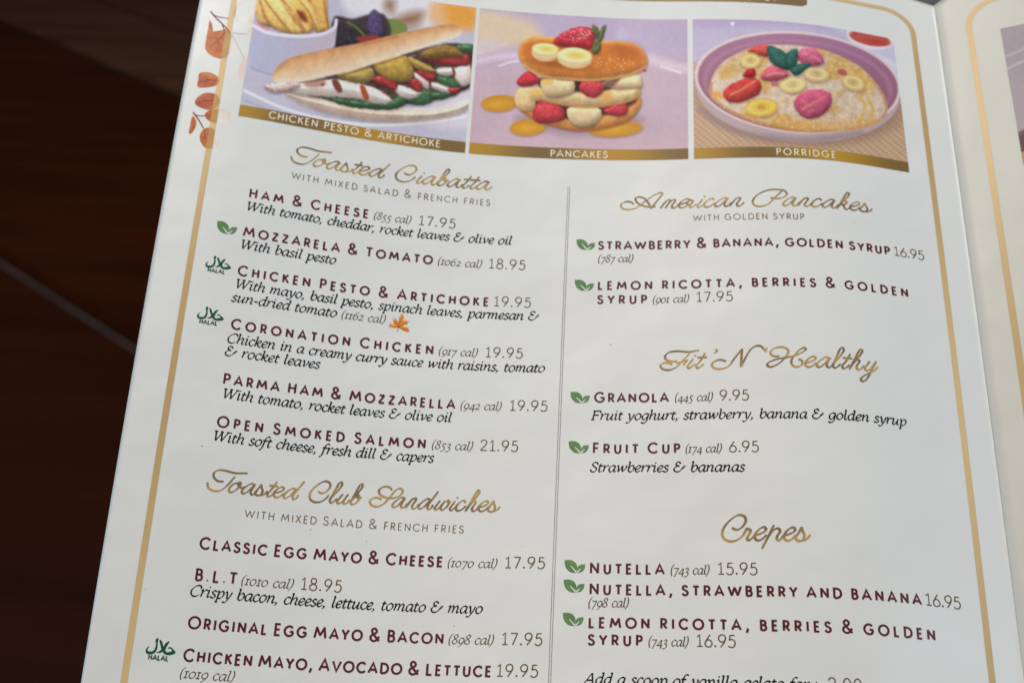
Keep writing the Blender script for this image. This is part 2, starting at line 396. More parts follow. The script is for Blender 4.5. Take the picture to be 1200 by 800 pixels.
# brush script, x-height 100, already slanted; traced from the headings
SCRIPT = {
'T': (209, 's 254,153 189,53 130,0 71,-8 20,16 6,65; s 153,91 100,89 59,118 53,159 88,192 153,196 242,184 366,196'),
'o': (118, 's 82,92 45,82 12,45 4,16 14,-1 40,2 75,30 102,72 104,96 90,102 82,88 92,62 118,50 150,68'),
'a': (128, 's 122,90 92,102 55,80 14,36 8,8 26,-2 62,22 100,70 122,98; s 126,100 96,42 90,12 104,-2 130,14 150,44'),
's': (98, 's 0,22 34,70 54,108; s 54,108 58,78 72,44 62,12 36,-4 8,6 2,22; s 50,-2 90,14 118,48'),
't': (74, 's 98,150 56,70 22,20 28,-2 54,6 84,40; l 30,104 112,104'),
'e': (94, 's 0,38 40,46 88,72 96,94 78,104 44,86 14,50 8,16 28,-3 62,6 100,44'),
'd': (150, 's 122,90 92,102 55,80 14,36 8,8 26,-2 62,22 100,70 122,98; s 188,180 130,90 98,36 94,8 108,-3 132,14 146,44'),
'C': (190, 's 83,97 121,81 162,103 193,155 183,190 141,202 79,166 24,103 7,55 17,14 59,-10 114,-3 162,31 190,70'),
'i': (66, 's 62,92 34,46 16,14 24,-3 48,8 78,42; d 80,124,10'),
'b': (106, 's 20,24 84,120 118,180 114,206 98,200 66,130 36,60 20,20 28,0 56,4 90,40 98,76 84,94 72,80 84,64 124,72'),
'l': (70, 's 10,30 80,120 114,180 110,206 92,202 58,130 28,56 14,14 26,-3 50,8 80,42'),
'u': (124, 's 64,92 32,46 14,12 26,-3 56,10 100,70 112,92; s 114,94 84,42 74,12 86,-3 112,12 134,44'),
'n': (124, 's 70,98 36,44 8,-2; s 12,6 44,62 80,98 100,98 100,80 72,30 70,4 86,-3 112,12 134,44'),
'm': (164, 's 70,98 36,44 8,-2; s 12,6 44,62 76,96 94,96 92,76 66,26 52,-2; s 56,6 88,62 120,96 138,96 138,80 112,30 110,4 126,-3 150,12 172,44'),
'w': (146, 's 64,92 30,40 14,10 26,-3 58,16 104,80; s 114,92 80,40 72,10 84,-3 116,14 146,60 148,92 138,97 136,82 164,74'),
'c': (96, 's 96,78 86,98 64,96 28,66 8,26 14,2 38,-3 72,14 104,48'),
'h': (124, 's 8,-2 60,80 116,160 130,196 116,208 92,170 50,80 8,-2; s 14,10 50,66 84,96 98,90 92,68 70,30 70,4 86,-3 112,14 134,44'),
'k': (122, 's 8,-2 60,80 116,160 130,196 116,208 92,170 50,80 8,-2; s 20,24 60,78 92,98 104,84 84,58 48,50; s 52,52 72,40 76,10 92,-3 116,12 134,42'),
'r': (60, 's -22,36 10,96; s 10,96 22,86 36,80 32,60 14,28 8,8 22,-2 46,14 68,40'),
'p': (131, 'l 66,121 -34,-69; s 20,30 50,70 85,93 104,90 110,70 86,30 84,6 100,-2 132,34'),
'y': (124, 's 64,92 32,46 14,12 26,-3 56,10 100,70; s 118,98 70,0 30,-80 -4,-116 -26,-112 -20,-84 30,-40 100,10 132,46'),
'A': (350, 's 122,53 94,81 50,84 8,48 22,3 83,-11 150,14 239,103 316,170 368,187 380,168; l 383,181 328,87 272,-4; s 316,20 239,22 172,50 138,103 138,128 167,142 211,125 250,70 276,2'),
'P': (262, 's 163,94 215,83 278,100 307,140 290,180 232,195 140,186 48,129 5,54 20,2 71,-11 135,14 198,94 284,198'),
'F': (211, 's 142,72 95,68 48,93 40,123 70,161 137,174 239,163 324,178; s 243,144 188,76 129,8 74,-17 19,-4 2,30 27,55 70,55 99,38; s 133,51 180,62 222,80; l 230,85 192,30'),
'N': (425, 's 121,59 70,76 19,55 2,25 23,-8 78,-17 138,8 189,85 257,183; l 255,180 240,-2; s 240,-2 282,93 329,178 376,211 418,200 431,170'),
'H': (308, 's 107,102 65,102 33,130 47,167 98,193 153,190 181,163 172,121 135,65 79,14 33,-5 3,9 14,37 79,70 172,93 228,107 302,149 328,177 312,191 284,177 237,121 205,65 205,19 233,-5 274,5 293,37 284,65 260,70'),
'S': (216, 's 206,169 183,192 130,198 83,163 88,122 147,92 230,92 295,127 310,169 283,189 242,169 195,104 136,27 77,-5 18,9 4,51 41,80 88,80 114,68'),
"'": (73, 'd 117,178,12; s 124,176 116,158 98,146'), '`': (16, 'd 12,156,12; s 4,156 8,174 28,184'),
}
PARSED = {}
def glyph(font, ch):
    k = (id(font), ch)
    if k not in PARSED: PARSED[k] = (font[ch][0], parse(font[ch][1]))
    return PARSED[k]
def runs_sans(text, cap, small):       # lower case = small capitals
    out = []
    for ch in text:
        if ch.islower(): out.append((ch.upper(), small / 100))
        else: out.append((ch, cap / 100 * (1.12 if ch == '&' else 1)))
    return out
def set_sans(I, text, u0, u1, v, cap, small, w, space=16, gap=15):
    rs = runs_sans(text, cap, small)
    x = 0; pos = []; n = 0
    for ch, s in rs:
        if ch == ' ': x += space * s; pos.append(None); continue
        pos.append((x, n)); n += 1
        x += (glyph(SANS, ch)[0] + gap) * s
    x -= gap * rs[-1][1]
    gaps = len(rs) - 1
    tr = (u1 - u0 - x) / max(gaps, 1)
    lo, hi = -0.06 * cap, 0.75 * cap
    k = 1.0
    if tr < lo: k = (u1 - u0 - lo * gaps) / x; tr = lo
    for j, (ch, s) in enumerate(rs):
        if pos[j] is None: continue
        x0 = u0 + pos[j][0] * k + tr * j
        for kind, p in glyph(SANS, ch)[1]:
            q = np.stack([x0 + p[:, 0] * s * k, v - p[:, 1] * s], -1)
            if kind == 'f': I.poly(q)
            else: I.ribbon(q, w)
def nib(q, thin, thick, ang):
    d = np.gradient(q, axis=0)
    th = np.arctan2(-d[:, 1], d[:, 0])
    return thin + (thick - thin) * np.clip(np.abs(np.sin(th - ang)) / 0.62, 0, 1) ** 1.3
def set_italic(I, text, u0, u1, v, em, weight=1.0, space=27, slant=0.115):
    x = 0; pos = []
    for ch in text:
        if ch == ' ': pos.append(None); x += space; continue
        pos.append(x); x += glyph(ITAL, ch)[0]
    s = em / 100
    k = (u1 - u0) / (x * s)
    for ch, px_ in zip(text, pos):
        if px_ is None: continue
        for kind, p in glyph(ITAL, ch)[1]:
            q = np.stack([u0 + (px_ + p[:, 0] + p[:, 1] * slant - 4) * s * k, v - p[:, 1] * s], -1)
            if kind == 'f': I.poly(q)
            elif kind == 'l':
                q2 = np.linspace(0, 1, 3)[:, None] * (q[-1] - q[0]) + q[0] if len(q) == 2 else q
                I.ribbon(q2, nib(q2, 0.044 * em * weight, 0.100 * em * weight, R_(42)))
            else: I.ribbon(q, nib(q, 0.044 * em * weight, 0.100 * em * weight, R_(42)))
def set_script(I, text, u0, u1, v, xh, thin=0.12, thick=0.215, space=95):
    x = 0; strokes = []
    for ch in text:
        if ch == ' ': x += space; continue
        adv, st = glyph(SCRIPT, ch)
        for kind, p in st: strokes.append((kind, p + np.array([x, 0])))
        x += adv
    lo = min(p[:, 0].min() for _, p in strokes); hi = max(p[:, 0].max() for _, p in strokes)
    k = (u1 - u0) / (hi - lo); s = xh / 100
    for kind, p in strokes:
        q = np.stack([u0 + (p[:, 0] - lo) * k, v - p[:, 1] * s], -1)
        if kind == 'f': I.poly(q)
        else:
            if len(q) == 2: q = np.linspace(0, 1, 5)[:, None] * (q[1] - q[0]) + q[0]
            I.ribbon(q, nib(q, thin * xh, thick * xh, R_(38)))

# ------------------------------------------------------------------ the printed text
V = dict(with1=74.46, ham=82.2, hamd=86.01, moz=93.35, mozd=97.02, chi=104.4, chid=108.05, chie=111.77, cor=119.04, cord=122.82, core=126.27,
         par=133.59, pard=137.29, ope=144.54, oped=148.17, with2=165.82, cla=174.25, blt=181.63, bltd=185.27, ori=192.5, chm=199.78,
         gold=78.45, str=86.69, lem=98.78, syr=102.95, fit=121.82, gra=130.95, grad=135.85, fru=144.69, frud=149.68, cre=166.89,
         nut=175.23, nus=180.25, lem2=188.12, syr2=192.15)
def v_of(x, y): return float(inv(Left, np.array(float(x)), np.array(float(y)))[1])
V['chm2'] = v_of(217, 793.6); V['str2'] = v_of(722, 307); V['nus2'] = v_of(715, 710.8); V['add'] = v_of(690, 801)
V['t1'] = v_of(446.6, 208.3); V['t2'] = v_of(400, 589.5); V['t3'] = v_of(868, 241.2); V['t4'] = V['fit']; V['t5'] = V['cre']
def gold(v):
    t = 0.5 + 0.5 * np.sin(v[:, 0] * 0.26 + np.sin(v[:, 0] * 0.11 + v[:, 1]) * 1.6)
    return ink((120, 99, 68)) * (1 - t[:, None]) + ink((176, 143, 84)) * t[:, None]
def name_(text, key, x0, x1, cap=2.5, small=2.18):
    I = Ink(); set_sans(I, text, u_at(x0, V[key]) + .2, u_at(x1, V[key]) - .2, V[key], cap, small, 0.51)
    I.build("dish_name", M_NAME, page)
def desc_(text, key, x0, x1, em=3.72):
    I = Ink(); set_italic(I, text, u_at(x0, V[key]), u_at(x1, V[key]), V[key], em)
    I.build("dish_description", M_DESC, page)
def cal_(text, key, x0, x1, em=3.2):
    I = Ink(); set_italic(I, text, u_at(x0 + 2, V[key]), u_at(x1 - 3, V[key]), V[key], em, 0.82)
    I.build("calorie_count", M_CAL, page)
def price_(text, key, x0, x1, h=2.8):
    I = Ink(); set_sans(I, text, u_at(x0, V[key]) + .1, u_at(x1, V[key]) - .1, V[key], h, h, 0.285, gap=13)
    I.build("price", M_PRICE, page)
def title_(text, key, x0, x1, xh, space=95):
    I = Ink(); set_script(I, text, u_at(x0, V[key]), u_at(x1, V[key]), V[key], xh, space=space)
    I.build("section_title", M_PRINT, page, color=gold)
def sub_(text, key, x0, x1):
    I = Ink(); set_sans(I, text, u_at(x0, V[key]) + .1, u_at(x1, V[key]) - .1, V[key], 2.05, 1.75, 0.22, gap=20, space=34)
    I.build("subtitle", M_SUB, page)
title_('Toasted Ciabatta', 't1', 340.5, 576, 2.55)
sub_('with mixed salad & french fries', 'with1', 341, 574.5)
for row in (
    ('n', 'Ham & Cheese', 'ham', 291, 432), ('c', '(855 cal)', 'ham', 436, 485), ('p', '17.95', 'ham', 490, 533.5),
    ('d', 'With tomato, cheddar, rocket leaves & olive oil', 'hamd', 289, 600),
    ('n', 'Mozzarela & Tomato', 'moz', 284, 507), ('c', '(1062 cal)', 'moz', 511, 568), ('p', '18.95', 'moz', 572, 615.5),
    ('d', 'With basil pesto', 'mozd', 282, 394),
    ('n', 'Chicken Pesto & Artichoke', 'chi', 278, 573), ('p', '19.95', 'chi', 578, 622),
    ('d', 'With mayo, basil pesto, spinach leaves, parmesan &', 'chid', 276, 632),
    ('d', 'sun-dried tomato', 'chie', 271.5, 395), ('c', '(1162 cal)', 'chie', 398, 455),
    ('n', 'Coronation Chicken', 'cor', 270, 508), ('c', '(917 cal)', 'cor', 512, 563), ('p', '19.95', 'cor', 568, 612.5),
    ('d', 'Chicken in a creamy curry sauce with raisins, tomato', 'cord', 266, 639),
    ('d', '& rocket leaves', 'core', 263.5, 375),
    ('n', 'Parma Ham & Mozzarella', 'par', 260.5, 533.5), ('c', '(942 cal)', 'par', 537.5, 591), ('p', '19.95', 'par', 596.5, 641.5),
    ('d', 'With tomato, rocket leaves & olive oil', 'pard', 261, 529.5),
    ('n', 'Open Smoked Salmon', 'ope', 253.5, 499), ('c', '(853 cal)', 'ope', 504, 557.5), ('p', '21.95', 'ope', 562, 607),
    ('d', 'With soft cheese, fresh dill & capers', 'oped', 250, 508.5),
    ('n', 'Classic Egg Mayo & Cheese', 'cla', 233, 519), ('c', '(1070 cal)', 'cla', 522.5, 586), ('p', '17.95', 'cla', 591, 638.5),
    ('n', 'B.L.T', 'blt', 227.5, 277.5), ('c', '(1010 cal)', 'blt', 280.5, 347), ('p', '18.95', 'blt', 351.5, 400),
    ('d', 'Crispy bacon, cheese, lettuce, tomato & mayo', 'bltd', 222.5, 566),
    ('n', 'Original Egg Mayo & Bacon', 'ori', 219.5, 520), ('c', '(898 cal)', 'ori', 523.5, 582), ('p', '17.95', 'ori', 587, 635.5),
    ('n', 'Chicken Mayo, Avocado & Lettuce', 'chm', 214, 576), ('p', '19.95', 'chm', 581, 630.5),
    ('c', '(1019 cal)', 'chm2', 208.5, 278),
    ('n', 'strawberry & banana, golden syrup', 'str', 700.5, 1043.5), ('p', '16.95', 'str', 1047.5, 1083.5), ('c', '(787 cal)', 'str2', 699, 745.5),
    ('n', 'lemon ricotta, berries & golden', 'lem', 700, 1065),
    ('n', 'syrup', 'syr', 699.5, 758.5), ('c', '(901 cal)', 'syr', 763, 811), ('p', '17.95', 'syr', 815.5, 859),
    ('n', 'Granola', 'gra', 696, 784), ('c', '(445 cal)', 'gra', 789, 839), ('p', '9.95', 'gra', 843, 878),
    ('d', 'Fruit yoghurt, strawberry, banana & golden syrup', 'grad', 693.5, 1063),
    ('n', 'Fruit Cup', 'fru', 694, 797.5), ('c', '(174 cal)', 'fru', 801.5, 849.5), ('p', '6.95', 'fru', 854, 889.5),
    ('d', 'Strawberries & bananas', 'frud', 692, 873.5),
    ('n', 'Nutella', 'nut', 690.5, 779), ('c', '(743 cal)', 'nut', 784, 835), ('p', '15.95', 'nut', 840.5, 888),
    ('n', 'Nutella, strawberry and banana', 'nus', 690, 1080.5), ('p', '16.95', 'nus', 1084.5, 1126.5), ('c', '(798 cal)', 'nus2', 687.5, 740.5),
    ('n', 'lemon ricotta, berries & golden', 'lem2', 689, 1097),
    ('n', 'syrup', 'syr2', 688.5, 753.5), ('c', '(743 cal)', 'syr2', 758, 810.5), ('p', '16.95', 'syr2', 815.5, 862.5),
    ('d', 'Add a scoop of vanilla gelato for', 'add', 685, 949), ('p', '+', 'add', 952, 962), ('p', '2.00', 'add', 970.5, 1011)):
    {'n': name_, 'd': desc_, 'c': cal_, 'p': price_}[row[0]](*row[1:])
title_('Toasted Club Sandwiches', 't2', 242, 585.5, 2.55)
sub_('with mixed Salad & french fries', 'with2', 286, 543.5)
title_('American Pancakes', 't3', 727.5, 1022.5, 2.6, 80)
sub_('with golden syrup', 'gold', 812, 943)
title_("Fit'N `Healthy", 't4', 774, 1029.5, 2.75, 12)
title_('Crepes', 't5', 846.5, 950, 3.05)

# ------------------------------------------------------------------ small printed symbols
def leaf_symbol(x0, x1, yb):
    u0, v0 = inv(Left, np.array([x0, x1]), np.array([yb, yb]))
    s = (u0[1] - u0[0]) / 203.0
    def P(pts): return np.array([(u0[0] + (a - 87) * s, v0[0] - (250 - b) * s * 1.1) for a, b in pts])
    I = Ink()
    big = catmull([(88, 130), (140, 127), (185, 145), (210, 185), (210, 230), (202, 249)], 6)[:-1].tolist() + catmull([(202, 249), (150, 242), (108, 208), (92, 170), (88, 130)], 6)[:-1].tolist()
    I.poly(P(big))
    sm = catmull([(289, 167), (245, 170), (220, 188), (214, 220), (217, 247)], 6)[:-1].tolist() + catmull([(217, 247), (255, 238), (280, 210), (289, 167)], 6)[:-1].tolist()
    I.poly(P(sm))
    o = I.build("vegetarian_symbol", M_GREEN, page)
    J = Ink()
    J.ribbon(P([(150, 186), (205, 243)]), np.array([7, 15]) * s); J.ribbon(P([(246, 208), (216, 242)]), np.array([7, 15]) * s)
    J.build("symbol_vein", M_PAPER, page, lift=0.09)
for a in ((252.4, 277.5, 272.5), (675, 697.5, 293), (673, 696, 340.8), (668, 691.2, 472.5), (665.8, 690, 531), (661, 686, 671), (660, 685, 694), (659, 684, 733)):
    leaf_symbol(*a)
def halal_symbol(x0, x1, y0):
    u0, v0 = inv(Left, np.array([x0, x1]), np.array([y0, y0]))
    s = (u0[1] - u0[0]) / 505.0
    def P(pts): return np.array([(u0[0] + (a - 120) * s, v0[0] + (b - 50 - (a - 120) * 0.055) * s * 1.1 - 0.2) for a, b in pts])
    I = Ink()
    def pen(pts, w):
        q = P(catmull(pts, 6)); ww = np.interp(np.linspace(0, 1, len(q)), np.linspace(0, 1, len(w)), w)
        I.ribbon(q, ww * s * 1.25)
    pen([(298, 55), (276, 75), (262, 110)], [30, 34, 10])
    pen([(290, 62), (284, 120), (288, 190), (262, 258), (195, 282), (145, 268), (128, 235), (150, 190), (170, 180)], [22, 24, 28, 36, 42, 38, 26, 12, 4])
    pen([(330, 75), (352, 110), (385, 190), (402, 240)], [20, 36, 34, 24])
    pen([(492, 92), (455, 135), (418, 200), (375, 255), (305, 272)], [12, 40, 38, 34, 8])
    pen([(470, 130), (432, 200), (428, 245), (455, 276), (530, 288), (600, 275), (628, 262)], [10, 30, 34, 40, 40, 28, 4])
    I.poly(P([(628, 258), (590, 225), (540, 185), (500, 182), (480, 210), (520, 205), (552, 222), (562, 245), (500, 262), (560, 275)]))
    I.build("halal_symbol", M_HALAL, page)
    J = Ink()
    a = P([(178, 395), (516, 428)])
    set_sans(J, 'HALAL', a[0][0], a[1][0], v0[0] + 345 * s, 80 * s, 80 * s, 22 * s, gap=8)
    J.build("halal_lettering", M_HALAL, page)
halal_symbol(242.6, 272.8, 300.0)
halal_symbol(233, 264.2, 359.5)
halal_symbol(173.2, 208, 748.2)
# small orange maple leaf beside the calorie count
ml = [(530, 578), (400, 592), (412, 572), (330, 575), (337, 548), (275, 525), (330, 520), (342, 462), (388, 505), (420, 488), (446, 520), (402, 408), (438, 412), (385, 318), (432, 362), (452, 388), (474, 342), (492, 388), (542, 440), (550, 328), (584, 342), (580, 275), (622, 248), (656, 265), (640, 302), (682, 350), (652, 398), (640, 432), (690, 410), (740, 420), (815, 425), (762, 452), (742, 500), (690, 510), (640, 532), (690, 560), (775, 575), (768, 610), (815, 660), (740, 675), (650, 650), (580, 600)]
mu, mv = inv(Left, np.array([440 + a / 20 for a, b in ml]), np.array([355 + b / 20 for a, b in ml]))
I = Ink(); I.poly(np.stack([mu, mv], -1))
M_MAPLE = mat("maple_print", ink((206, 112, 34)), noise=(ink((230, 166, 66)), 420))
I.build("maple_leaf", M_MAPLE, page)
I = Ink()
for a, b in (((545, 560), (425, 400)), ((545, 560), (615, 290)), ((545, 560), (770, 440)), ((545, 565), (320, 540)), ((545, 565), (770, 650)), ((530, 590), (518, 682))):
    q = inv(Left, np.array([440 + a[0] / 20, 440 + b[0] / 20]), np.array([355 + a[1] / 20, 355 + b[1] / 20]))
    I.ribbon(np.stack(q, -1), np.array([0.12, 0.05]))
I.build("maple_vein", mat("maple_vein_ink", ink((140, 58, 20))), page, lift=0.09)

# ------------------------------------------------------------------ gold border lines, column rule, banner
def goldline(v):
    t = 0.5 + 0.5 * np.sin(v[:, 1] * 0.035 + v[:, 0] * 0.05)
    return ink((178, 148, 100)) * (1 - t[:, None]) + ink((206, 176, 126)) * t[:, None]
def border(pg, name, ul, ur, vt, vb, rad, w, lift, parent):
    pts = []
    for cx, cy, a0 in ((ul + rad, vt + rad, 180), (ur - rad, vt + rad, 270), (ur - rad, vb - rad, 0), (ul + rad, vb - rad, 90)):
        for t in np.linspace(a0, a0 + 90, 14):
            pts.append((cx + rad * math.cos(R_(t)), cy + rad * math.sin(R_(t))))
    pts.append(pts[0]); pts = np.array(pts)
    out = [pts[:1]]
    for a, b in zip(pts[:-1], pts[1:]):
        n = max(1, int(np.linalg.norm(b - a) / 1.0))
        out.append(a + (b - a) * (np.arange(1, n + 1) / n)[:, None])
    I = Ink(); I.ribbon(np.concatenate(out), w)
    return I.build(name, M_PRINT, parent, pg=pg, lift=lift, color=goldline)
VB_TOP = v_of(1000, 3.3)
border(Left, "border_line", 0.0, 190.0, VB_TOP, 279.0, 9.0, 1.5, 0.06, page)
I = Ink()
vr0 = v_of(667.6, 219)
for du in (-0.24, 0.24):
    vv = np.linspace(vr0, 276, 160)
    I.ribbon(np.stack([np.full(160, 93.57 + du), vv], -1), 0.115)
I.build("column_rule", M_RULE, page)
# ------------------------------------------------------------------ watercolour leaves in the left margin
M_LEAF = mat("autumn_leaf_print", ink((166, 80, 40)), noise=(ink((196, 122, 62)), 220))
M_LEAF2 = mat("rust_leaf_print", ink((158, 70, 46)), noise=(ink((190, 108, 60)), 220))
M_PALE = mat("pale_leaf_print", ink((228, 192, 180)), noise=(ink((234, 212, 204)), 140))
M_OVER = mat("leaf_under_gold_line", ink((176, 128, 72)), noise=(ink((182, 142, 84)), 200))
M_STEM = mat("leaf_stem_print", ink((120, 44, 34)))
M_STEM2 = mat("pale_stem_print", ink((196, 184, 180)))
def zp(o, s, pts): return inv(Left, np.array([o[0] + a / s for a, b in pts]), np.array([o[1] + b / s for a, b in pts]))
def clip_u(p, keep_left, u0=0.0):
    out = []
    for a, b in zip(p, np.roll(p, -1, axis=0)):
        ia = (a[0] <= u0) == keep_left; ib = (b[0] <= u0) == keep_left
        if ia: out.append(a)
        if ia != ib:
            t = (u0 - a[0]) / (b[0] - a[0]); out.append(a + (b - a) * t)
    return np.array(out)
Z1 = ((180, 0), 10.0); Z2 = ((180, 70), 6.667)
def leaf(Z, pts, material, smooth=True, pale_right=True):
    p = np.stack(zp(*Z, pts), -1)
    if smooth: p = catmull(np.vstack([p, p[:1]]), 5)[:-1]
    a = clip_u(p, True, 0.6)
    if len(a) > 2:
        I = Ink(); I.poly(a); I.build("printed_leaf", material, page, lift=0.03)
    o_ = clip_u(p, False, -0.82)
    if len(o_) > 2:
        o_ = clip_u(o_, True, 0.82)
        if len(o_) > 2:
            I = Ink(); I.poly(o_); I.build("printed_leaf", M_OVER, page, lift=0.1)
    b = clip_u(p, False, 0.6)
    if len(b) > 2:
        I = Ink(); I.poly(b); I.build("printed_leaf", M_PALE if pale_right else material, page, lift=0.006)
leaf(Z1, [(655, 235), (685, 280), (698, 366), (704, 372), (760, 364), (850, 345), (905, 400), (930, 480), (920, 570), (880, 640), (840, 680), (780, 692), (700, 668), (640, 630), (602, 570), (608, 500), (640, 330)], M_LEAF, False)
leaf(Z2, [(358, 108), (400, 98), (450, 105), (495, 130), (513, 165), (490, 200), (440, 215), (390, 220), (345, 215), (350, 150)], M_LEAF, True)
leaf(Z2, [(322, 340), (340, 300), (390, 265), (440, 260), (490, 275), (515, 305), (515, 340), (490, 375), (450, 395), (390, 385), (345, 365)], M_LEAF2, True, False)
leaf(Z2, [(400, 430), (430, 400), (500, 388), (560, 390), (600, 415), (605, 450), (580, 485), (530, 498), (470, 492), (420, 470)], M_LEAF2)
leaf(Z2, [(308, 440), (330, 470), (335, 500), (320, 545), (290, 580), (275, 575), (285, 520), (295, 460)], M_LEAF)
leaf(Z2, [(360, 600), (385, 550), (420, 532), (470, 545), (505, 590), (515, 640), (490, 680), (440, 695), (400, 685), (370, 650)], M_LEAF)
leaf(Z1, [(950, 120), (990, 50), (1060, 20), (1150, 20), (1200, 60), (1200, 230), (1150, 275), (1060, 280), (980, 255), (945, 200)], M_PALE)
leaf(Z1, [(1105, 380), (1125, 330), (1200, 320), (1200, 430), (1150, 440)], M_PALE)
leaf(Z2, [(660, 110), (675, 40), (710, 0), (735, 0), (730, 170), (690, 175), (668, 150)], M_PALE)
def stem(Z, pts, w0, w1, material):
    q = catmull(np.stack(zp(*Z, pts), -1), 6)
    I = Ink(); I.ribbon(q, np.linspace(w0, w1, len(q)) * 1.5); I.build("printed_stem", material, page, lift=0.075)
stem(Z1, [(668, 138), (700, 178), (760, 240), (850, 330), (900, 390)], 0.26, 0.22, M_STEM)
stem(Z1, [(700, 180), (780, 205), (880, 222)], 0.18, 0.12, M_STEM)
stem(Z1, [(805, 300), (822, 335), (830, 372)], 0.2, 0.16, M_STEM)
stem(Z1, [(912, 405), (1000, 560), (1060, 690)], 0.2, 0.14, M_STEM2)
stem(Z1, [(920, 385), (1010, 398), (1100, 400)], 0.14, 0.12, M_STEM2)
stem(Z2, [(308, 412), (345, 460), (392, 540)], 0.24, 0.2, M_STEM)
stem(Z2, [(325, 432), (360, 440), (402, 440)], 0.16, 0.14, M_STEM)

M_VEIN = mat("leaf_vein_print", ink((134, 58, 34)))
for Z, pl in ((Z1, [(860, 360), (760, 470), (650, 560)]), (Z1, [(760, 470), (720, 440)]), (Z1, [(740, 490), (800, 540)]), (Z2, [(500, 165), (430, 160), (360, 175)]), (Z2, [(430, 160), (400, 130)]), (Z2, [(420, 162), (395, 200)]),
              (Z2, [(480, 320), (400, 325), (345, 345)]), (Z2, [(400, 325), (380, 295)]), (Z2, [(470, 450), (410, 432)]), (Z2, [(310, 470), (312, 520), (290, 565)]), (Z2, [(395, 545), (405, 600), (420, 670)]), (Z2, [(405, 600), (380, 620)])):
    stem(Z, pl, 0.13, 0.07, M_VEIN)

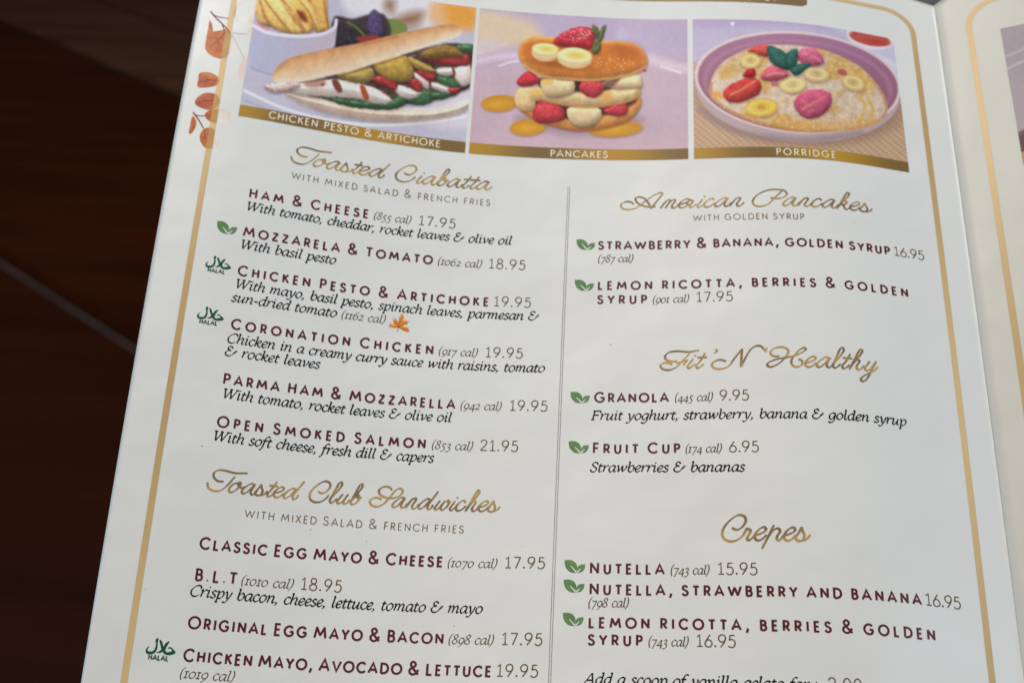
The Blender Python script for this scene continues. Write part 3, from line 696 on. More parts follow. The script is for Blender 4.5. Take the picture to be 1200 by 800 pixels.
# ------------------------------------------------------------------ the printed food photographs, painted in code
rng = np.random.default_rng(5)
def vnoise(x, y, scale, seed):
    g = np.random.default_rng(seed).random((64, 64))
    fx, fy = x / scale, y / scale
    ix, iy = np.floor(fx).astype(int), np.floor(fy).astype(int)
    tx, ty = fx - ix, fy - iy
    tx = tx * tx * (3 - 2 * tx); ty = ty * ty * (3 - 2 * ty)
    G = lambda a, b: g[a % 64, b % 64]
    return (G(ix, iy) * (1 - tx) + G(ix + 1, iy) * tx) * (1 - ty) + (G(ix, iy + 1) * (1 - tx) + G(ix + 1, iy + 1) * tx) * ty
def fbm(x, y, scale, seed): return 0.55 * vnoise(x, y, scale, seed) + 0.3 * vnoise(x, y, scale / 2.1, seed + 1) + 0.15 * vnoise(x, y, scale / 4.3, seed + 2)
class Paint:
    def __init__(s, x, y, c):
        s.x, s.y = x, y; s.c = np.empty(x.shape + (3,)); s.c[:] = c
        s.o = (0, 0); s.s = 1.0
    def frame(s, o, k): s.o = o; s.s = k; return s
    def loc(s): return (s.x - s.o[0]) * s.s, (s.y - s.o[1]) * s.s
    def ell(s, cx, cy, rx, ry, rot=0, soft=6):
        X, Y = s.loc(); a = R_(rot)
        dx, dy = X - cx, Y - cy
        p, q = dx * math.cos(a) + dy * math.sin(a), -dx * math.sin(a) + dy * math.cos(a)
        r = np.sqrt((p / rx) ** 2 + (q / ry) ** 2)
        return np.clip((1 - r) * min(rx, ry) / soft + 0.5, 0, 1)
    def ring(s, cx, cy, rx, ry, w, rot=0, soft=4):
        X, Y = s.loc(); a = R_(rot); dx, dy = X - cx, Y - cy
        p, q = dx * math.cos(a) + dy * math.sin(a), -dx * math.sin(a) + dy * math.cos(a)
        r = np.sqrt((p / rx) ** 2 + (q / ry) ** 2)
        return np.clip((w / 2 - np.abs(r - 1) * min(rx, ry)) / soft + 0.5, 0, 1)
    def sd(s, pts, smooth=True):
        X, Y = s.loc()
        p = catmull(list(pts) + [pts[0]], 4)[:-1] if smooth else np.array(pts, float)
        d = np.full(X.shape, 1e9); ins = np.zeros(X.shape, bool)
        for a, b in zip(p, np.roll(p, -1, axis=0)):
            e = b - a; L = max(e @ e, 1e-9)
            t = np.clip(((X - a[0]) * e[0] + (Y - a[1]) * e[1]) / L, 0, 1)
            d = np.minimum(d, (X - a[0] - t * e[0]) ** 2 + (Y - a[1] - t * e[1]) ** 2)
            if abs(e[1]) > 1e-9:
                c = (a[1] > Y) != (b[1] > Y)
                ins ^= c & (X < e[0] * (Y - a[1]) / e[1] + a[0])
        d = np.sqrt(d)
        return np.where(ins, d, -d)
    def poly(s, pts, soft=6, smooth=True): return np.clip(s.sd(pts, smooth) / soft + 0.5, 0, 1)
    def line(s, pts, w, soft=4):
        X, Y = s.loc(); p = catmull(pts, 5); d = np.full(X.shape, 1e9)
        for a, b in zip(p[:-1], p[1:]):
            e = b - a; L = max(e @ e, 1e-9); t = np.clip(((X - a[0]) * e[0] + (Y - a[1]) * e[1]) / L, 0, 1)
            d = np.minimum(d, (X - a[0] - t * e[0]) ** 2 + (Y - a[1] - t * e[1]) ** 2)
        return np.clip((w / 2 - np.sqrt(d)) / soft + 0.5, 0, 1)
    def fill(s, m_, c, a=1.0):
        c = np.asarray(c, float); m_ = (m_ * a)[..., None]
        s.c = s.c * (1 - m_) + c * m_
    def body(s, pts, c_edge, c_mid, depth=18, soft=6, tex=0.10, seed=1, tscale=14, smooth=True, light=(0.0, -1.0), lamt=0.07, shade=0.26, gloss=0.0):
        """a rounded thing: colour runs from the rim to the middle, with mottling"""
        d = s.sd(pts, smooth); X, Y = s.loc()
        d = d + (fbm(X, Y, 15, seed + 7) - .5) * 9; m_ = np.clip(d / soft + 0.5, 0, 1)
        if shade:
            o = s.o; s.o = (o[0] + 2.0 / s.s, o[1] + 7.0 / s.s); ds = s.sd(pts, smooth); s.o = o
            s.c = s.c * (1 - shade * np.clip(ds / 16 + .6, 0, 1))[..., None]
        t = np.clip(d / (depth * 1.3), 0, 1)[..., None]
        X, Y = s.loc()
        n = (fbm(X, Y, tscale, seed) - 0.5)[..., None]
        p = np.array(pts, float); cx, cy = p.mean(0); ext = np.ptp(p, axis=0).max() / 2
        g = ((X - cx) * light[0] + (Y - cy) * light[1])[..., None] / ext
        c_edge = np.array(c_edge, float) * .55 + np.array(c_mid, float) * .45
        col = (c_edge * (1 - t) + np.array(c_mid, float) * t) * (1 + tex * 2 * n + lamt * g)
        f = (vnoise(X, Y, 5.5, seed + 3) - .5)[..., None]; hi = (vnoise(X, Y, 7, seed + 5) > .86)[..., None]
        gy, gx = np.gradient(s.sd(pts, smooth)); gm = np.sqrt(gx * gx + gy * gy) + 1e-6
        slope = 1 - np.clip(d / (depth * 1.6), 0, 1); facing_ = (gy * .86 + gx * .4) / gm
        col = col * (1 + .26 * (slope * facing_)[..., None])
        col = col * (1 + tex * .6 * f) + hi * 14 * min(tex * 6, 1.2)
        if tex >= .17: col = col + (np.clip(facing_ - .45, 0, 1) * np.clip(1 - np.abs(slope - .62) * 4, 0, 1) * (vnoise(X, Y, 11, seed + 9) > .5))[..., None] * 75
        s.fill(m_, np.clip(col, 0, 255)); return m_
BANDT = 55.2; BANDB = 58.69
def photo(name, pg, u0, u1, v0, v1, painter, parent=menu, step=0.19, contrast=True):
    us = np.linspace(u0, u1, int((u1 - u0) / step)); vs = np.linspace(v0, v1, int((v1 - v0) / step))
    Uu, Vv = np.meshgrid(us, vs)
    q = proj(pg, Uu, Vv)
    P = Paint(q[..., 0], q[..., 1], (195, 190, 210))
    painter(P)
    for _ in range(1):                                        # the softness of a printed photograph
        c_ = np.pad(P.c, ((1, 1), (1, 1), (0, 0)), mode='edge')
        P.c = (c_[:-2, 1:-1] + c_[2:, 1:-1] + c_[1:-1, :-2] + c_[1:-1, 2:] + 4 * c_[1:-1, 1:-1]) / 8
    g_ = P.c.mean(-1, keepdims=True); P.c = (g_ + (P.c - g_) * 0.85) * np.array((0.965, 0.945, 0.93)); P.c = 118 + (P.c - 118) * (1.16 if contrast else 1.0)
    P.c = P.c * (0.97 + 0.07 * (fbm(P.x, P.y, 70, 91) - .5)[..., None] + 0.03 * (vnoise(P.x, P.y, 3.2, 93) - .5)[..., None])
    n = (rng.random(P.x.shape) - 0.5)[..., None] * 5
    col = ink(np.clip(P.c + n, 8, 235)).reshape(-1, 3)
    w = to_world(surf(pg, Uu, Vv, np.full(Uu.shape, 0.03))).reshape(-1, 3)
    o = mesh_obj(name, w, grid_faces(len(us), len(vs)), M_PRINT, parent, col, smooth=True)
    return o
def band(pg, parent, u0, u1, va, vb, phase, lift=0.06):
    us = np.linspace(u0, u1, 120); vs = np.linspace(va, vb, 5)
    Uu, Vv = np.meshgrid(us, vs)
    t = (0.5 + 0.5 * np.cos((Uu - u0) / (u1 - u0) * 2 * np.pi * 1.5 + phase))[..., None]
    c = ink((118, 92, 52)) * (1 - t) + ink((172, 130, 46)) * t
    w = to_world(surf(pg, Uu, Vv, np.full(Uu.shape, lift))).reshape(-1, 3)
    mesh_obj("caption_band", w, grid_faces(120, 5), M_PRINT, parent, c.reshape(-1, 3), smooth=True)
def caption(text, parent, x0, x1, v, cap=2.0, w=0.30, small=None):
    I = Ink(); set_sans(I, text, u_at(x0, v), u_at(x1, v), v, cap, small or cap, w, gap=16, space=46)
    I.build("caption", M_WHITE, parent, lift=0.09)

def ciabatta(P):
    A = ((280, 0), 5.3333); Bq = ((410, 20), 5.3333)
    X, Y = P.x, P.y
    P.c[:] = np.array((186, 184, 206)) + (fbm(X, Y, 40, 3)[..., None] - .5) * 16
    P.frame((200, 0), 4.0)                                    # whole picture at 4x
    P.fill(P.poly([(800, -40), (1230, -40), (1230, 120), (1100, 110), (1000, 60), (840, 70)], 40), (212, 212, 224))
    P.fill(P.poly([(1060, 90), (1180, 60), (1160, 110), (1080, 118)], 60), (150, 106, 76))
    P.fill(P.poly([(1010, 0), (1050, 10), (1040, 60), (1005, 40)], 50), (150, 120, 96))
    P.fill(P.poly([(1230, 10), (1440, 40), (1430, 140), (1350, 130), (1215, 100)], 40), (226, 176, 130))
    P.fill(P.poly([(1290, 20), (1430, 40), (1422, 120), (1310, 128)], 60), (226, 158, 62))
    # plate
    P.fill(P.poly([(330, 400), (600, 520), (900, 590), (1200, 590), (1460, 520), (1460, 720), (330, 560)], 10, False), (186, 186, 208))
    P.fill(P.poly([(1150, 470), (1420, 420), (1420, 590), (1180, 580)], 40), (206, 200, 216))
    P.fill(P.line([(345, 425), (520, 505), (720, 560), (900, 585), (1100, 582), (1250, 566), (1400, 545)], 14, 10), (224, 224, 234))
    P.fill(P.line([(345, 470), (420, 500), (520, 530)], 8, 8), (160, 162, 190), .7)
    # salad leaves
    P.fill(P.poly([(1000, 100), (1060, 92), (1110, 130), (1090, 175), (1010, 180)], 10), (124, 140, 74))
    P.fill(P.poly([(768, 80), (850, 90), (930, 70), (1000, 70), (1030, 170), (900, 215), (768, 232)], 14), (72, 62, 64))
    P.body([(770, 88), (830, 100), (905, 150), (885, 220), (765, 222)], (44, 38, 44), (62, 52, 62), 20, 8, .25, 7)
    P.body([(930, 70), (955, 45), (990, 90), (1000, 165), (945, 175), (915, 130)], (66, 54, 84), (88, 74, 116), 16, 8, .25, 9)
    P.fill(P.line([(830, 105), (870, 130), (905, 165)], 12, 6), (96, 118, 60))
    P.fill(P.poly([(870, 180), (960, 165), (985, 180), (900, 205)], 8), (150, 60, 56))
    # fries
    P.fill(P.poly([(395, 100), (440, 110), (470, 140), (420, 150)], 8), (214, 150, 160), .8)
    for k, (pts, c1, c2) in enumerate((
        ([(500, -20), (640, -20), (690, 90), (720, 150), (690, 155), (600, 60)], (208, 146, 66), (242, 198, 112)),
        ([(640, -20), (720, -20), (735, 80), (740, 140), (705, 150), (680, 60)], (190, 124, 52), (230, 178, 92)),
        ([(395, -10), (425, -10), (445, 60), (470, 120), (420, 110), (398, 60)], (196, 140, 66), (226, 186, 110)),
        ([(415, -20), (450, 10), (520, 90), (560, 155), (500, 140), (450, 100)], (204, 144, 62), (238, 190, 102)),
        ([(435, -20), (505, -20), (570, 60), (630, 150), (570, 158), (500, 80)], (214, 160, 72), (246, 208, 126)),
        ([(520, -20), (585, -10), (650, 70), (665, 140), (640, 158), (590, 110), (540, 40)], (200, 130, 54), (240, 188, 100)))):
        P.body(pts, c1, c2, 16, 6, .12, 20 + k, 20)
    for pl in ([(500, -20), (570, 50), (632, 150)], [(585, -20), (650, 60), (690, 158)], [(640, -20), (680, 60), (706, 150)], [(432, -10), (500, 76), (565, 156)], [(418, 0), (445, 80), (490, 140)], [(715, -10), (730, 80), (742, 140)]):
        P.fill(P.line(pl, 7, 9), (140, 84, 36), .5)
    for pl in ([(540, 0), (600, 80), (640, 140)], [(470, 20), (530, 90)], [(660, 20), (690, 90), (700, 130)], [(610, 0), (640, 30)]):
        P.fill(P.line(pl, 12, 12), (246, 214, 150), .55)
    P.fill(P.poly([(590, 50), (625, 60), (640, 105), (610, 95)], 18), (140, 64, 34))
    # ramekin
    d = P.sd([(390, 130), (500, 170), (620, 182), (720, 165), (782, 110), (770, 220), (700, 245), (560, 280), (490, 340), (470, 352), (372, 325), (378, 220)], False)
    m_ = np.clip(d / 6 + .5, 0, 1); Xl, Yl = P.loc()
    g = np.clip((Xl - 380) / 390, 0, 1)[..., None]
    P.fill(m_, np.array((172, 176, 208)) * (1 - g) + np.array((188, 176, 192)) * g)
    P.fill(P.line([(392, 122), (440, 150), (540, 168), (640, 170), (720, 158), (768, 130), (776, 96)], 16, 6), (216, 214, 232))
    P.fill(P.line([(372, 315), (420, 338), (475, 352)], 6, 6), (140, 144, 176), .7)
    # bread below
    P.body([(535, 440), (700, 458), (900, 492), (1100, 512), (1250, 515), (1420, 470), (1380, 520), (1200, 562), (1000, 570), (800, 545), (650, 500)], (214, 178, 156), (222, 198, 182), 40, 34, .10, 31, 30, shade=.12)
    # the dark inside of the sandwich
    P.body([(560, 420), (700, 372), (950, 305), (1200, 225), (1350, 205), (1412, 240), (1408, 400), (1340, 436), (1225, 470), (1090, 488), (900, 486), (720, 462)], (52, 38, 42), (92, 66, 62), 30, 12, .35, 37, 18)
    # spinach
    for k, pts in enumerate(([(720, 455), (900, 470), (1040, 465), (1090, 440), (1105, 480), (1060, 512), (900, 510), (790, 490)],
                             [(1105, 430), (1170, 420), (1225, 425), (1225, 478), (1180, 495), (1110, 480)],
                             [(1240, 360), (1320, 365), (1365, 400), (1340, 425), (1250, 380)], [(1215, 440), (1330, 425), (1345, 440), (1230, 470)],
                             [(1340, 215), (1415, 210), (1420, 245), (1350, 240)])):
        P.body(pts, (46, 78, 54), (74, 112, 78), 20, 9, .18, 40 + k, 22, shade=.18)
    # chicken strips
    for k, pts in enumerate(([(525, 425), (590, 388), (760, 374), (880, 388), (1000, 438), (1036, 472), (1000, 490), (880, 468), (760, 456), (600, 448)],
                             [(1055, 400), (1130, 420), (1176, 440), (1110, 466), (1052, 425)], [(1140, 340), (1212, 386), (1208, 422), (1150, 372)],
                             [(1218, 388), (1300, 412), (1312, 436), (1222, 412)], [(1325, 330), (1400, 306), (1408, 385), (1370, 406), (1330, 362)], [(1240, 330), (1330, 322), (1330, 350), (1260, 352)])):
        P.body(pts, (206, 186, 178), (226, 214, 210), 34, 12, .07, 50 + k, 26, shade=.16)
    P.fill(P.poly([(755, 378), (780, 375), (805, 430), (785, 436)], 8), (128, 76, 58)); P.fill(P.poly([(888, 402), (905, 402), (930, 468), (912, 472)], 8), (176, 84, 44))
    P.fill(P.poly([(620, 390), (720, 376), (730, 398), (640, 410)], 16), (160, 108, 84), .7); P.fill(P.ell(712, 398, 7, 6), (96, 66, 66), .8)
    P.fill(P.line([(1322, 326), (1330, 345), (1322, 360)], 10, 5), (120, 44, 30)); P.fill(P.line([(1212, 372), (1218, 402)], 10, 6), (150, 54, 40))
    # red peppers and artichokes
    for k, pts in enumerate(([(940, 372), (1000, 352), (1060, 390), (1056, 422), (1000, 405)], [(1108, 376), (1150, 368), (1182, 405), (1162, 434), (1130, 410)],
                             [(1150, 330), (1240, 352), (1228, 382), (1180, 366)], [(1180, 274), (1300, 254), (1398, 262), (1396, 306), (1330, 308), (1220, 290)], [(1300, 418), (1360, 414), (1340, 440), (1310, 436)])):
        P.body(pts, (138, 34, 42), (176, 58, 62), 16, 8, .2, 60 + k, 16, shade=.2)
    for k, (pts, c) in enumerate((([(780, 350), (850, 326), (940, 318), (956, 352), (930, 388), (870, 392), (800, 370)], (178, 154, 86)), ([(946, 304), (1100, 262), (1136, 316), (1132, 366), (1082, 388), (1000, 362)], (186, 152, 70)),
                                  ([(1112, 268), (1170, 290), (1244, 334), (1200, 340), (1140, 312)], (192, 160, 84)), ([(1168, 256), (1260, 212), (1336, 222), (1374, 264), (1300, 272), (1200, 276)], (150, 116, 58)))):
        P.body(pts, np.array(c) * .72, c, 30, 9, .16, 70 + k, 18, light=(0, -1), lamt=.12, shade=.2)
    # bread on top
    d = P.sd([(478, 372), (492, 326), (545, 280), (690, 240), (900, 200), (1050, 163), (1200, 132), (1330, 116), (1368, 144), (1345, 172), (1240, 206), (1100, 252), (950, 298), (840, 334), (700, 364), (600, 386), (500, 392)])
    m_ = np.clip(d / 6 + .5, 0, 1)
    top = np.interp(Xl, [478, 545, 690, 900, 1050, 1200, 1368], [340, 280, 240, 200, 163, 132, 116]); bot = np.interp(Xl, [478, 600, 840, 950, 1100, 1240, 1368], [392, 386, 334, 298, 252, 206, 160])
    t = np.clip((Yl - top) / np.maximum(bot - top, 10), 0, 1)[..., None]
    n = (fbm(Xl, Yl, 26, 81) - .5)[..., None]
    c = np.where(t < .35, np.array((204, 146, 96)) * (1 - t / .35) + np.array((218, 172, 124)) * t / .35, np.array((218, 172, 124)) * (1 - (t - .35) / .65) + np.array((232, 212, 190)) * (t - .35) / .65)
    P.fill(m_, c * (1 + .13 * n))
    P.fill(P.line([(905, 205), (980, 192), (1060, 172)], 10, 10), (198, 112, 56), .6)
    P.fill(P.line([(600, 390), (760, 366), (900, 326), (1100, 262)], 7, 6), (110, 70, 50), .6)
    P.body([(438, 405), (500, 388), (590, 384), (610, 402), (540, 430), (470, 432)], (168, 132, 130), (214, 188, 182), 14, 8, .2, 90, 14)

def pancakes(P):
    X, Y = P.x, P.y
    P.c[:] = np.array((182, 168, 198))
    g = np.clip((Y - 60) / 26, 0, 1)[..., None]
    P.c = P.c * (1 - g) + np.array((192, 168, 184)) * g + (fbm(X, Y, 50, 4)[..., None] - .5) * 12
    P.frame((550, 0), 4.0)
    P.fill(P.poly([(40, 55), (200, 75), (300, 110), (340, 170), (280, 205), (40, 210)], 60), (214, 194, 168))
    P.fill(P.poly([(40, 190), (180, 205), (60, 260), (30, 260)], 20), (206, 192, 196))
    P.fill(P.poly([(700, 130), (740, 140), (750, 190), (690, 190)], 20), (186, 184, 212), .8)
    P.fill(P.line([(820, 272), (900, 298), (1040, 330)], 34, 40), (216, 200, 214), .8)
    P.fill(P.line([(900, 312), (990, 342)], 8, 10), (234, 222, 232), .9); P.fill(P.line([(30, 290), (120, 270), (220, 262)], 20, 30), (216, 200, 220))
    P.fill(P.line([(140, 310), (200, 290), (230, 288)], 8, 6), (234, 222, 236), .8)
    P.fill(np.clip((P.loc()[1] - 600) / 120, 0, 1), (208, 176, 190), .6)
    P.frame((600, 20), 5.3333)
    P.fill(P.poly([(20, 640), (300, 735), (520, 735), (740, 700), (820, 640), (700, 600), (100, 600)], 60), (150, 116, 140), .55)
    for cx, cy, rx, ry in ((100, 690, 112, 52), (-80, 540, 112, 52), (650, 700, 165, 50)):
        P.fill(P.ell(cx + 4, cy + 10, rx, ry, -4, 14), (150, 110, 96), .6); P.fill(P.ell(cx, cy, rx, ry, -4, 10), (200, 142, 34)); P.fill(P.ell(cx - rx * .1, cy + ry * .1, rx * .6, ry * .5, -4, 40), (226, 168, 52), .8)
    # lowest pancake and its fruit
    P.body([(40, 560), (90, 520), (300, 490), (560, 480), (740, 480), (806, 505), (800, 570), (740, 640), (600, 692), (430, 714), (300, 694), (150, 645)], (206, 128, 52), (226, 160, 84), 40, 6, .12, 11, 30)
    P.fill(P.line([(60, 590), (150, 640), (300, 690), (430, 708), (600, 686), (740, 632)], 10, 10), (184, 96, 36), .7)
    P.fill(P.poly([(150, 520), (380, 560), (600, 560), (740, 500), (780, 520), (700, 580), (380, 640), (160, 600)], 24), (88, 40, 44))
    P.body([(128, 610), (140, 560), (175, 535), (260, 545), (318, 575), (322, 640), (240, 662), (150, 655)], (150, 22, 40), (206, 62, 72), 34, 6, .18, 12, 16)
    P.body([(570, 592), (620, 552), (690, 528), (726, 575), (712, 610), (660, 622)], (150, 22, 40), (204, 58, 72), 26, 6, .18, 13, 16)
    P.body([(345, 580), (380, 562), (520, 562), (558, 585), (552, 640), (500, 682), (430, 690), (368, 660), (346, 620)], (190, 158, 110), (218, 194, 150), 30, 8, .08, 14, 30, light=(0, -1), lamt=.2)
    # middle pancake and its fruit
    P.body([(18, 500), (40, 450), (100, 440), (400, 450), (700, 430), (800, 440), (800, 490), (740, 528), (600, 555), (450, 566), (300, 548), (150, 520), (140, 570), (80, 590), (25, 560)], (198, 156, 102), (224, 194, 144), 40, 8, .10, 15, 34, lamt=.12)
    P.fill(P.line([(150, 516), (300, 544), (450, 560), (600, 550), (740, 522), (800, 486)], 16, 16), (200, 142, 78), .75)
    P.fill(P.line([(25, 555), (80, 586), (138, 570)], 12, 14), (200, 142, 78), .6)
    P.fill(P.ell(590, 500, 40, 36, 0, 30), (222, 170, 84), .8); P.fill(P.ell(150, 470, 50, 34, 0, 30), (226, 178, 96), .7)
    P.fill(P.poly([(160, 390), (420, 395), (640, 390), (640, 440), (420, 470), (180, 440)], 20), (62, 34, 40))
    P.body([(28, 405), (60, 365), (100, 342), (160, 376), (176, 405), (100, 436), (50, 432)], (150, 20, 36), (200, 50, 62), 28, 6, .2, 16, 14)
    P.body([(418, 440), (440, 405), (520, 398), (572, 412), (576, 455), (520, 506), (460, 490)], (160, 24, 42), (210, 66, 78), 30, 6, .2, 17, 14)
    P.body([(182, 405), (210, 392), (340, 398), (388, 405), (388, 470), (340, 496), (230, 500), (186, 450)], (192, 160, 112), (220, 196, 152), 30, 8, .08, 18, 30, lamt=.18)
    P.fill(P.poly([(182, 390), (260, 392), (250, 420), (190, 424)], 12), (226, 180, 84), .8)
    P.body([(560, 420), (640, 385), (760, 360), (808, 378), (812, 440), (740, 450), (640, 452)], (190, 154, 106), (222, 200, 156), 30, 12, .08, 19, 30, lamt=.16)
    P.fill(P.poly([(560, 420), (640, 385), (680, 380), (640, 430), (600, 440)], 20), (110, 74, 62), .8)
    P.fill(P.line([(190, 440), (300, 470), (420, 480)], 4, 6), (180, 150, 110), .0)
    # top pancake
    pts = [(38, 220), (48, 180), (80, 145), (140, 124), (300, 130), (560, 150), (730, 160), (815, 205), (850, 268), (832, 325), (760, 360), (640, 388), (500, 402), (350, 394), (190, 372), (100, 330), (55, 275)]
    P.body(pts, (222, 160, 88), (206, 124, 48), 46, 6, .14, 21, 36)
    X2, Y2 = P.loc(); inner = P.poly([(60, 215), (90, 160), (200, 145), (560, 165), (720, 178), (800, 225), (820, 270), (780, 310), (600, 345), (400, 350), (200, 325), (100, 280)], 30)
    P.fill(P.line([(70, 300), (190, 372), (350, 390), (500, 396), (640, 382), (760, 352), (836, 312)], 14, 16), (224, 172, 108), .8)
    P.fill(inner, np.array((204, 118, 40)) * (1 + .22 * (fbm(X2, Y2, 60, 23) - .5)[..., None]), .8)
    P.fill(P.ell(720, 215, 90, 50, 8, 60), (178, 96, 40), .55)
    sp = (vnoise(X2, Y2, 7, 25) > .80) * P.poly([(500, 250), (620, 240), (760, 290), (740, 340), (560, 330)], 60)
    P.fill(sp, (240, 214, 180), .75)
    P.fill(P.ell(300, 300, 170, 22, 8, 24), (150, 80, 36), .6)
    # strawberry, banana slices, green top
    P.body([(258, 155), (300, 110), (370, 75), (440, 62), (500, 75), (524, 120), (505, 190), (470, 206), (400, 192), (290, 182)], (150, 24, 40), (196, 46, 58), 26, 6, .2, 26, 18)
    P.fill((vnoise(X2, Y2, 6.5, 27) > .70) * P.poly([(300, 120), (380, 75), (470, 65), (520, 110), (470, 140), (340, 150)], 30), (236, 190, 196), .8)
    for k, pts in enumerate(([(500, 48), (528, 62), (545, 90), (540, 140), (520, 120)], [(588, 50), (566, 60), (545, 110), (540, 170), (565, 140), (580, 90)], [(520, 140), (548, 150), (548, 215), (512, 234), (498, 215)])):
        P.body(pts, (56, 68, 40), (108, 116, 66), 12, 5, .25, 28 + k, 10)
    for cx, cy, rx, ry, ty in ((206, 224, 84, 56, 200), (390, 258, 108, 66, 240)):
        P.fill(P.ell(cx, cy, rx, ry, 4, 6), np.array((214, 190, 138)))
        P.fill(P.ell(cx + 2, ty, rx - 4, ry - 22, 4, 8), (240, 228, 172)); P.fill(P.ell(cx + 12, ty + 2, rx * .55, (ry - 22) * .5, 4, 26), (222, 196, 92))
        P.fill(P.line([(cx - rx * .8, cy + ry * .55), (cx, cy + ry * .92), (cx + rx * .8, cy + ry * .55)], 5, 6), (176, 140, 92), .5)
    P.fill(P.ell(830, 335, 12, 10, 0, 6), (160, 60, 90), .8)

def porridge(P):
    P.c[:] = (184, 178, 208)
    P.frame((810, 20), 4.323)
    X, Y = P.loc()
    P.fill(P.poly([(-20, -20), (600, -20), (1100, 40), (1100, 90), (500, 40), (-20, 45)], 30), (178, 164, 202))
    P.fill(P.ell(208, 36, 9, 9, 0, 5), (240, 238, 244))
    wv = 0.5 + 0.5 * np.sin((X * .9 + Y * .25) / 5.0) * np.sin((Y + X * .08) / 4.2)
    P.fill(np.clip((Y - 215 - (X - 20) * .0 + np.where(X > 700, (X - 700) * -.35 - 60, 0) * -1 * (X > 700)) / 30, 0, 1) * (Y > 200), np.array((176, 146, 116)) + wv[..., None] * 26)
    P.fill(P.poly([(560, -20), (1120, 40), (1120, 420), (1060, 380), (900, 160)], 30), (192, 190, 216), 1)
    P.fill(P.line([(820, 130), (1000, 230), (1060, 260)], 24, 20), (214, 212, 228), .7)
    P.fill(P.poly([(790, 70), (900, 76), (1020, 106), (1030, 140), (960, 165), (860, 155), (800, 120)], 8), (222, 212, 222))
    P.fill(P.ell(905, 110, 106, 36, 12, 6), (196, 88, 78)); P.fill(P.ell(940, 128, 60, 12, 10, 14), (166, 62, 58), .5)
    # shadow and bowl
    P.fill(P.ell(560, 420, 520, 228, 4, 60), (140, 108, 96), .7)
    P.fill(P.ell(540, 376, 518, 258, 4.5, 5), np.array((180, 160, 166)))
    P.fill(P.line([(40, 470), (200, 570), (420, 615), (640, 622), (860, 590)], 26, 26), (150, 130, 134), .7)
    P.fill(P.ell(540, 332, 524, 258, 5, 4), (212, 196, 202))
    t = np.clip((Y - 80) / 420, 0, 1)[..., None]
    P.fill(P.ell(540, 334, 508, 246, 5, 5), np.array((170, 122, 156)) * (1 - t) + np.array((146, 90, 112)) * t)
    P.fill(P.ring(540, 350, 470, 226, 10, 5, 12), (184, 138, 168), .5)
    pts = [(92, 370), (110, 300), (150, 240), (230, 188), (330, 150), (450, 142), (560, 148), (700, 178), (850, 250), (940, 340), (990, 430), (984, 500), (900, 550), (700, 582), (500, 575), (300, 530), (160, 460), (105, 410)]
    d = P.sd(pts); m_ = np.clip(d / 8 + .5, 0, 1)
    n1 = fbm(X, Y, 22, 31)[..., None]; n2 = vnoise(X, Y, 9, 33)[..., None]; n3 = fbm(X, Y, 90, 35)[..., None]
    c = np.array((208, 188, 168)) * (0.86 + .18 * n1 + .09 * n2)
    c = c * (1 - np.clip((n3 - .48) * 4, 0, .85)) + np.array((210, 164, 84)) * (.85 + .3 * n1) * np.clip((n3 - .48) * 4, 0, .85)
    P.fill(m_, np.clip(c, 0, 240))
    P.fill(np.clip(1 - np.abs(d - 6) / 14, 0, 1) * (Y > 330), (176, 108, 52), .65)
    P.fill(P.poly([(430, 500), (600, 530), (860, 510), (960, 520), (900, 555), (700, 575), (480, 560)], 40), (214, 158, 84), .6)
    P.fill(P.ell(210, 270, 50, 34, 0, 30), (196, 158, 84), .8); P.fill(P.ell(130, 400, 28, 24, 0, 16), (222, 158, 60), .8)
    for pl in ([(900, 420), (920, 470), (905, 520)], [(840, 400), (880, 440), (850, 540)], [(820, 260), (880, 330)]):
        P.fill(P.line(pl, 16, 14), (214, 164, 54), .75)
    P.fill((vnoise(X, Y, 6, 37) > .82) * m_, (240, 226, 206), .5)
    # bananas
    for cx, cy, rx, ry, c1, c2, rot in ((300, 223, 54, 38, (206, 178, 110), (226, 204, 132), -4), (514, 345, 68, 40, (212, 186, 118), (230, 210, 144), -4), (632, 290, 68, 38, (204, 176, 120), (226, 204, 148), 8), (355, 460, 84, 46, (214, 168, 56), (236, 200, 84), -6), (820, 334, 62, 38, (206, 174, 100), (228, 204, 138), 18)):
        P.fill(P.ell(cx + 4, cy + 12, rx, ry, rot, 14), (150, 116, 84), .6)
        P.fill(P.ell(cx, cy, rx, ry, rot, 5), c1); P.fill(P.ell(cx, cy - 3, rx - 9, ry - 8, rot, 8), c2)
        P.fill(P.ell(cx, cy - 2, rx * .3, ry * .34, rot, 10), np.array(c1) * .92, .9); P.fill(P.ring(cx, cy - 2, rx * .45, ry * .45, 4, rot, 4), np.array(c1) * .8, .4)
    # strawberries
    P.fill(np.clip((fbm(X, Y, 16, 141) - .58) * 8, 0, 1) * m_, (212, 190, 168), .4);
    for k, (pts, c1, c2) in enumerate((([(162, 390), (190, 350), (240, 325), (310, 305), (352, 335), (350, 380), (300, 415), (230, 436), (180, 425)], (164, 40, 44), (196, 66, 60)),
                             ([(262, 300), (280, 270), (318, 262), (325, 300), (290, 310)], (150, 22, 34), (186, 40, 48)),
                             ([(520, 440), (545, 395), (600, 372), (665, 372), (708, 395), (706, 455), (660, 500), (600, 517), (545, 490)], (170, 62, 98), (196, 90, 122)),
                             ([(535, 200), (560, 165), (610, 160), (655, 188), (672, 232), (630, 252), (565, 236)], (176, 74, 112), (202, 104, 136)),
                             ([(285, 170), (330, 150), (385, 145), (402, 195), (350, 200), (320, 182)], (176, 54, 56), (206, 90, 80)),
                             ([(350, 310), (372, 268), (410, 246), (470, 268), (500, 292), (450, 322), (390, 325)], (168, 62, 84), (206, 104, 120)))):
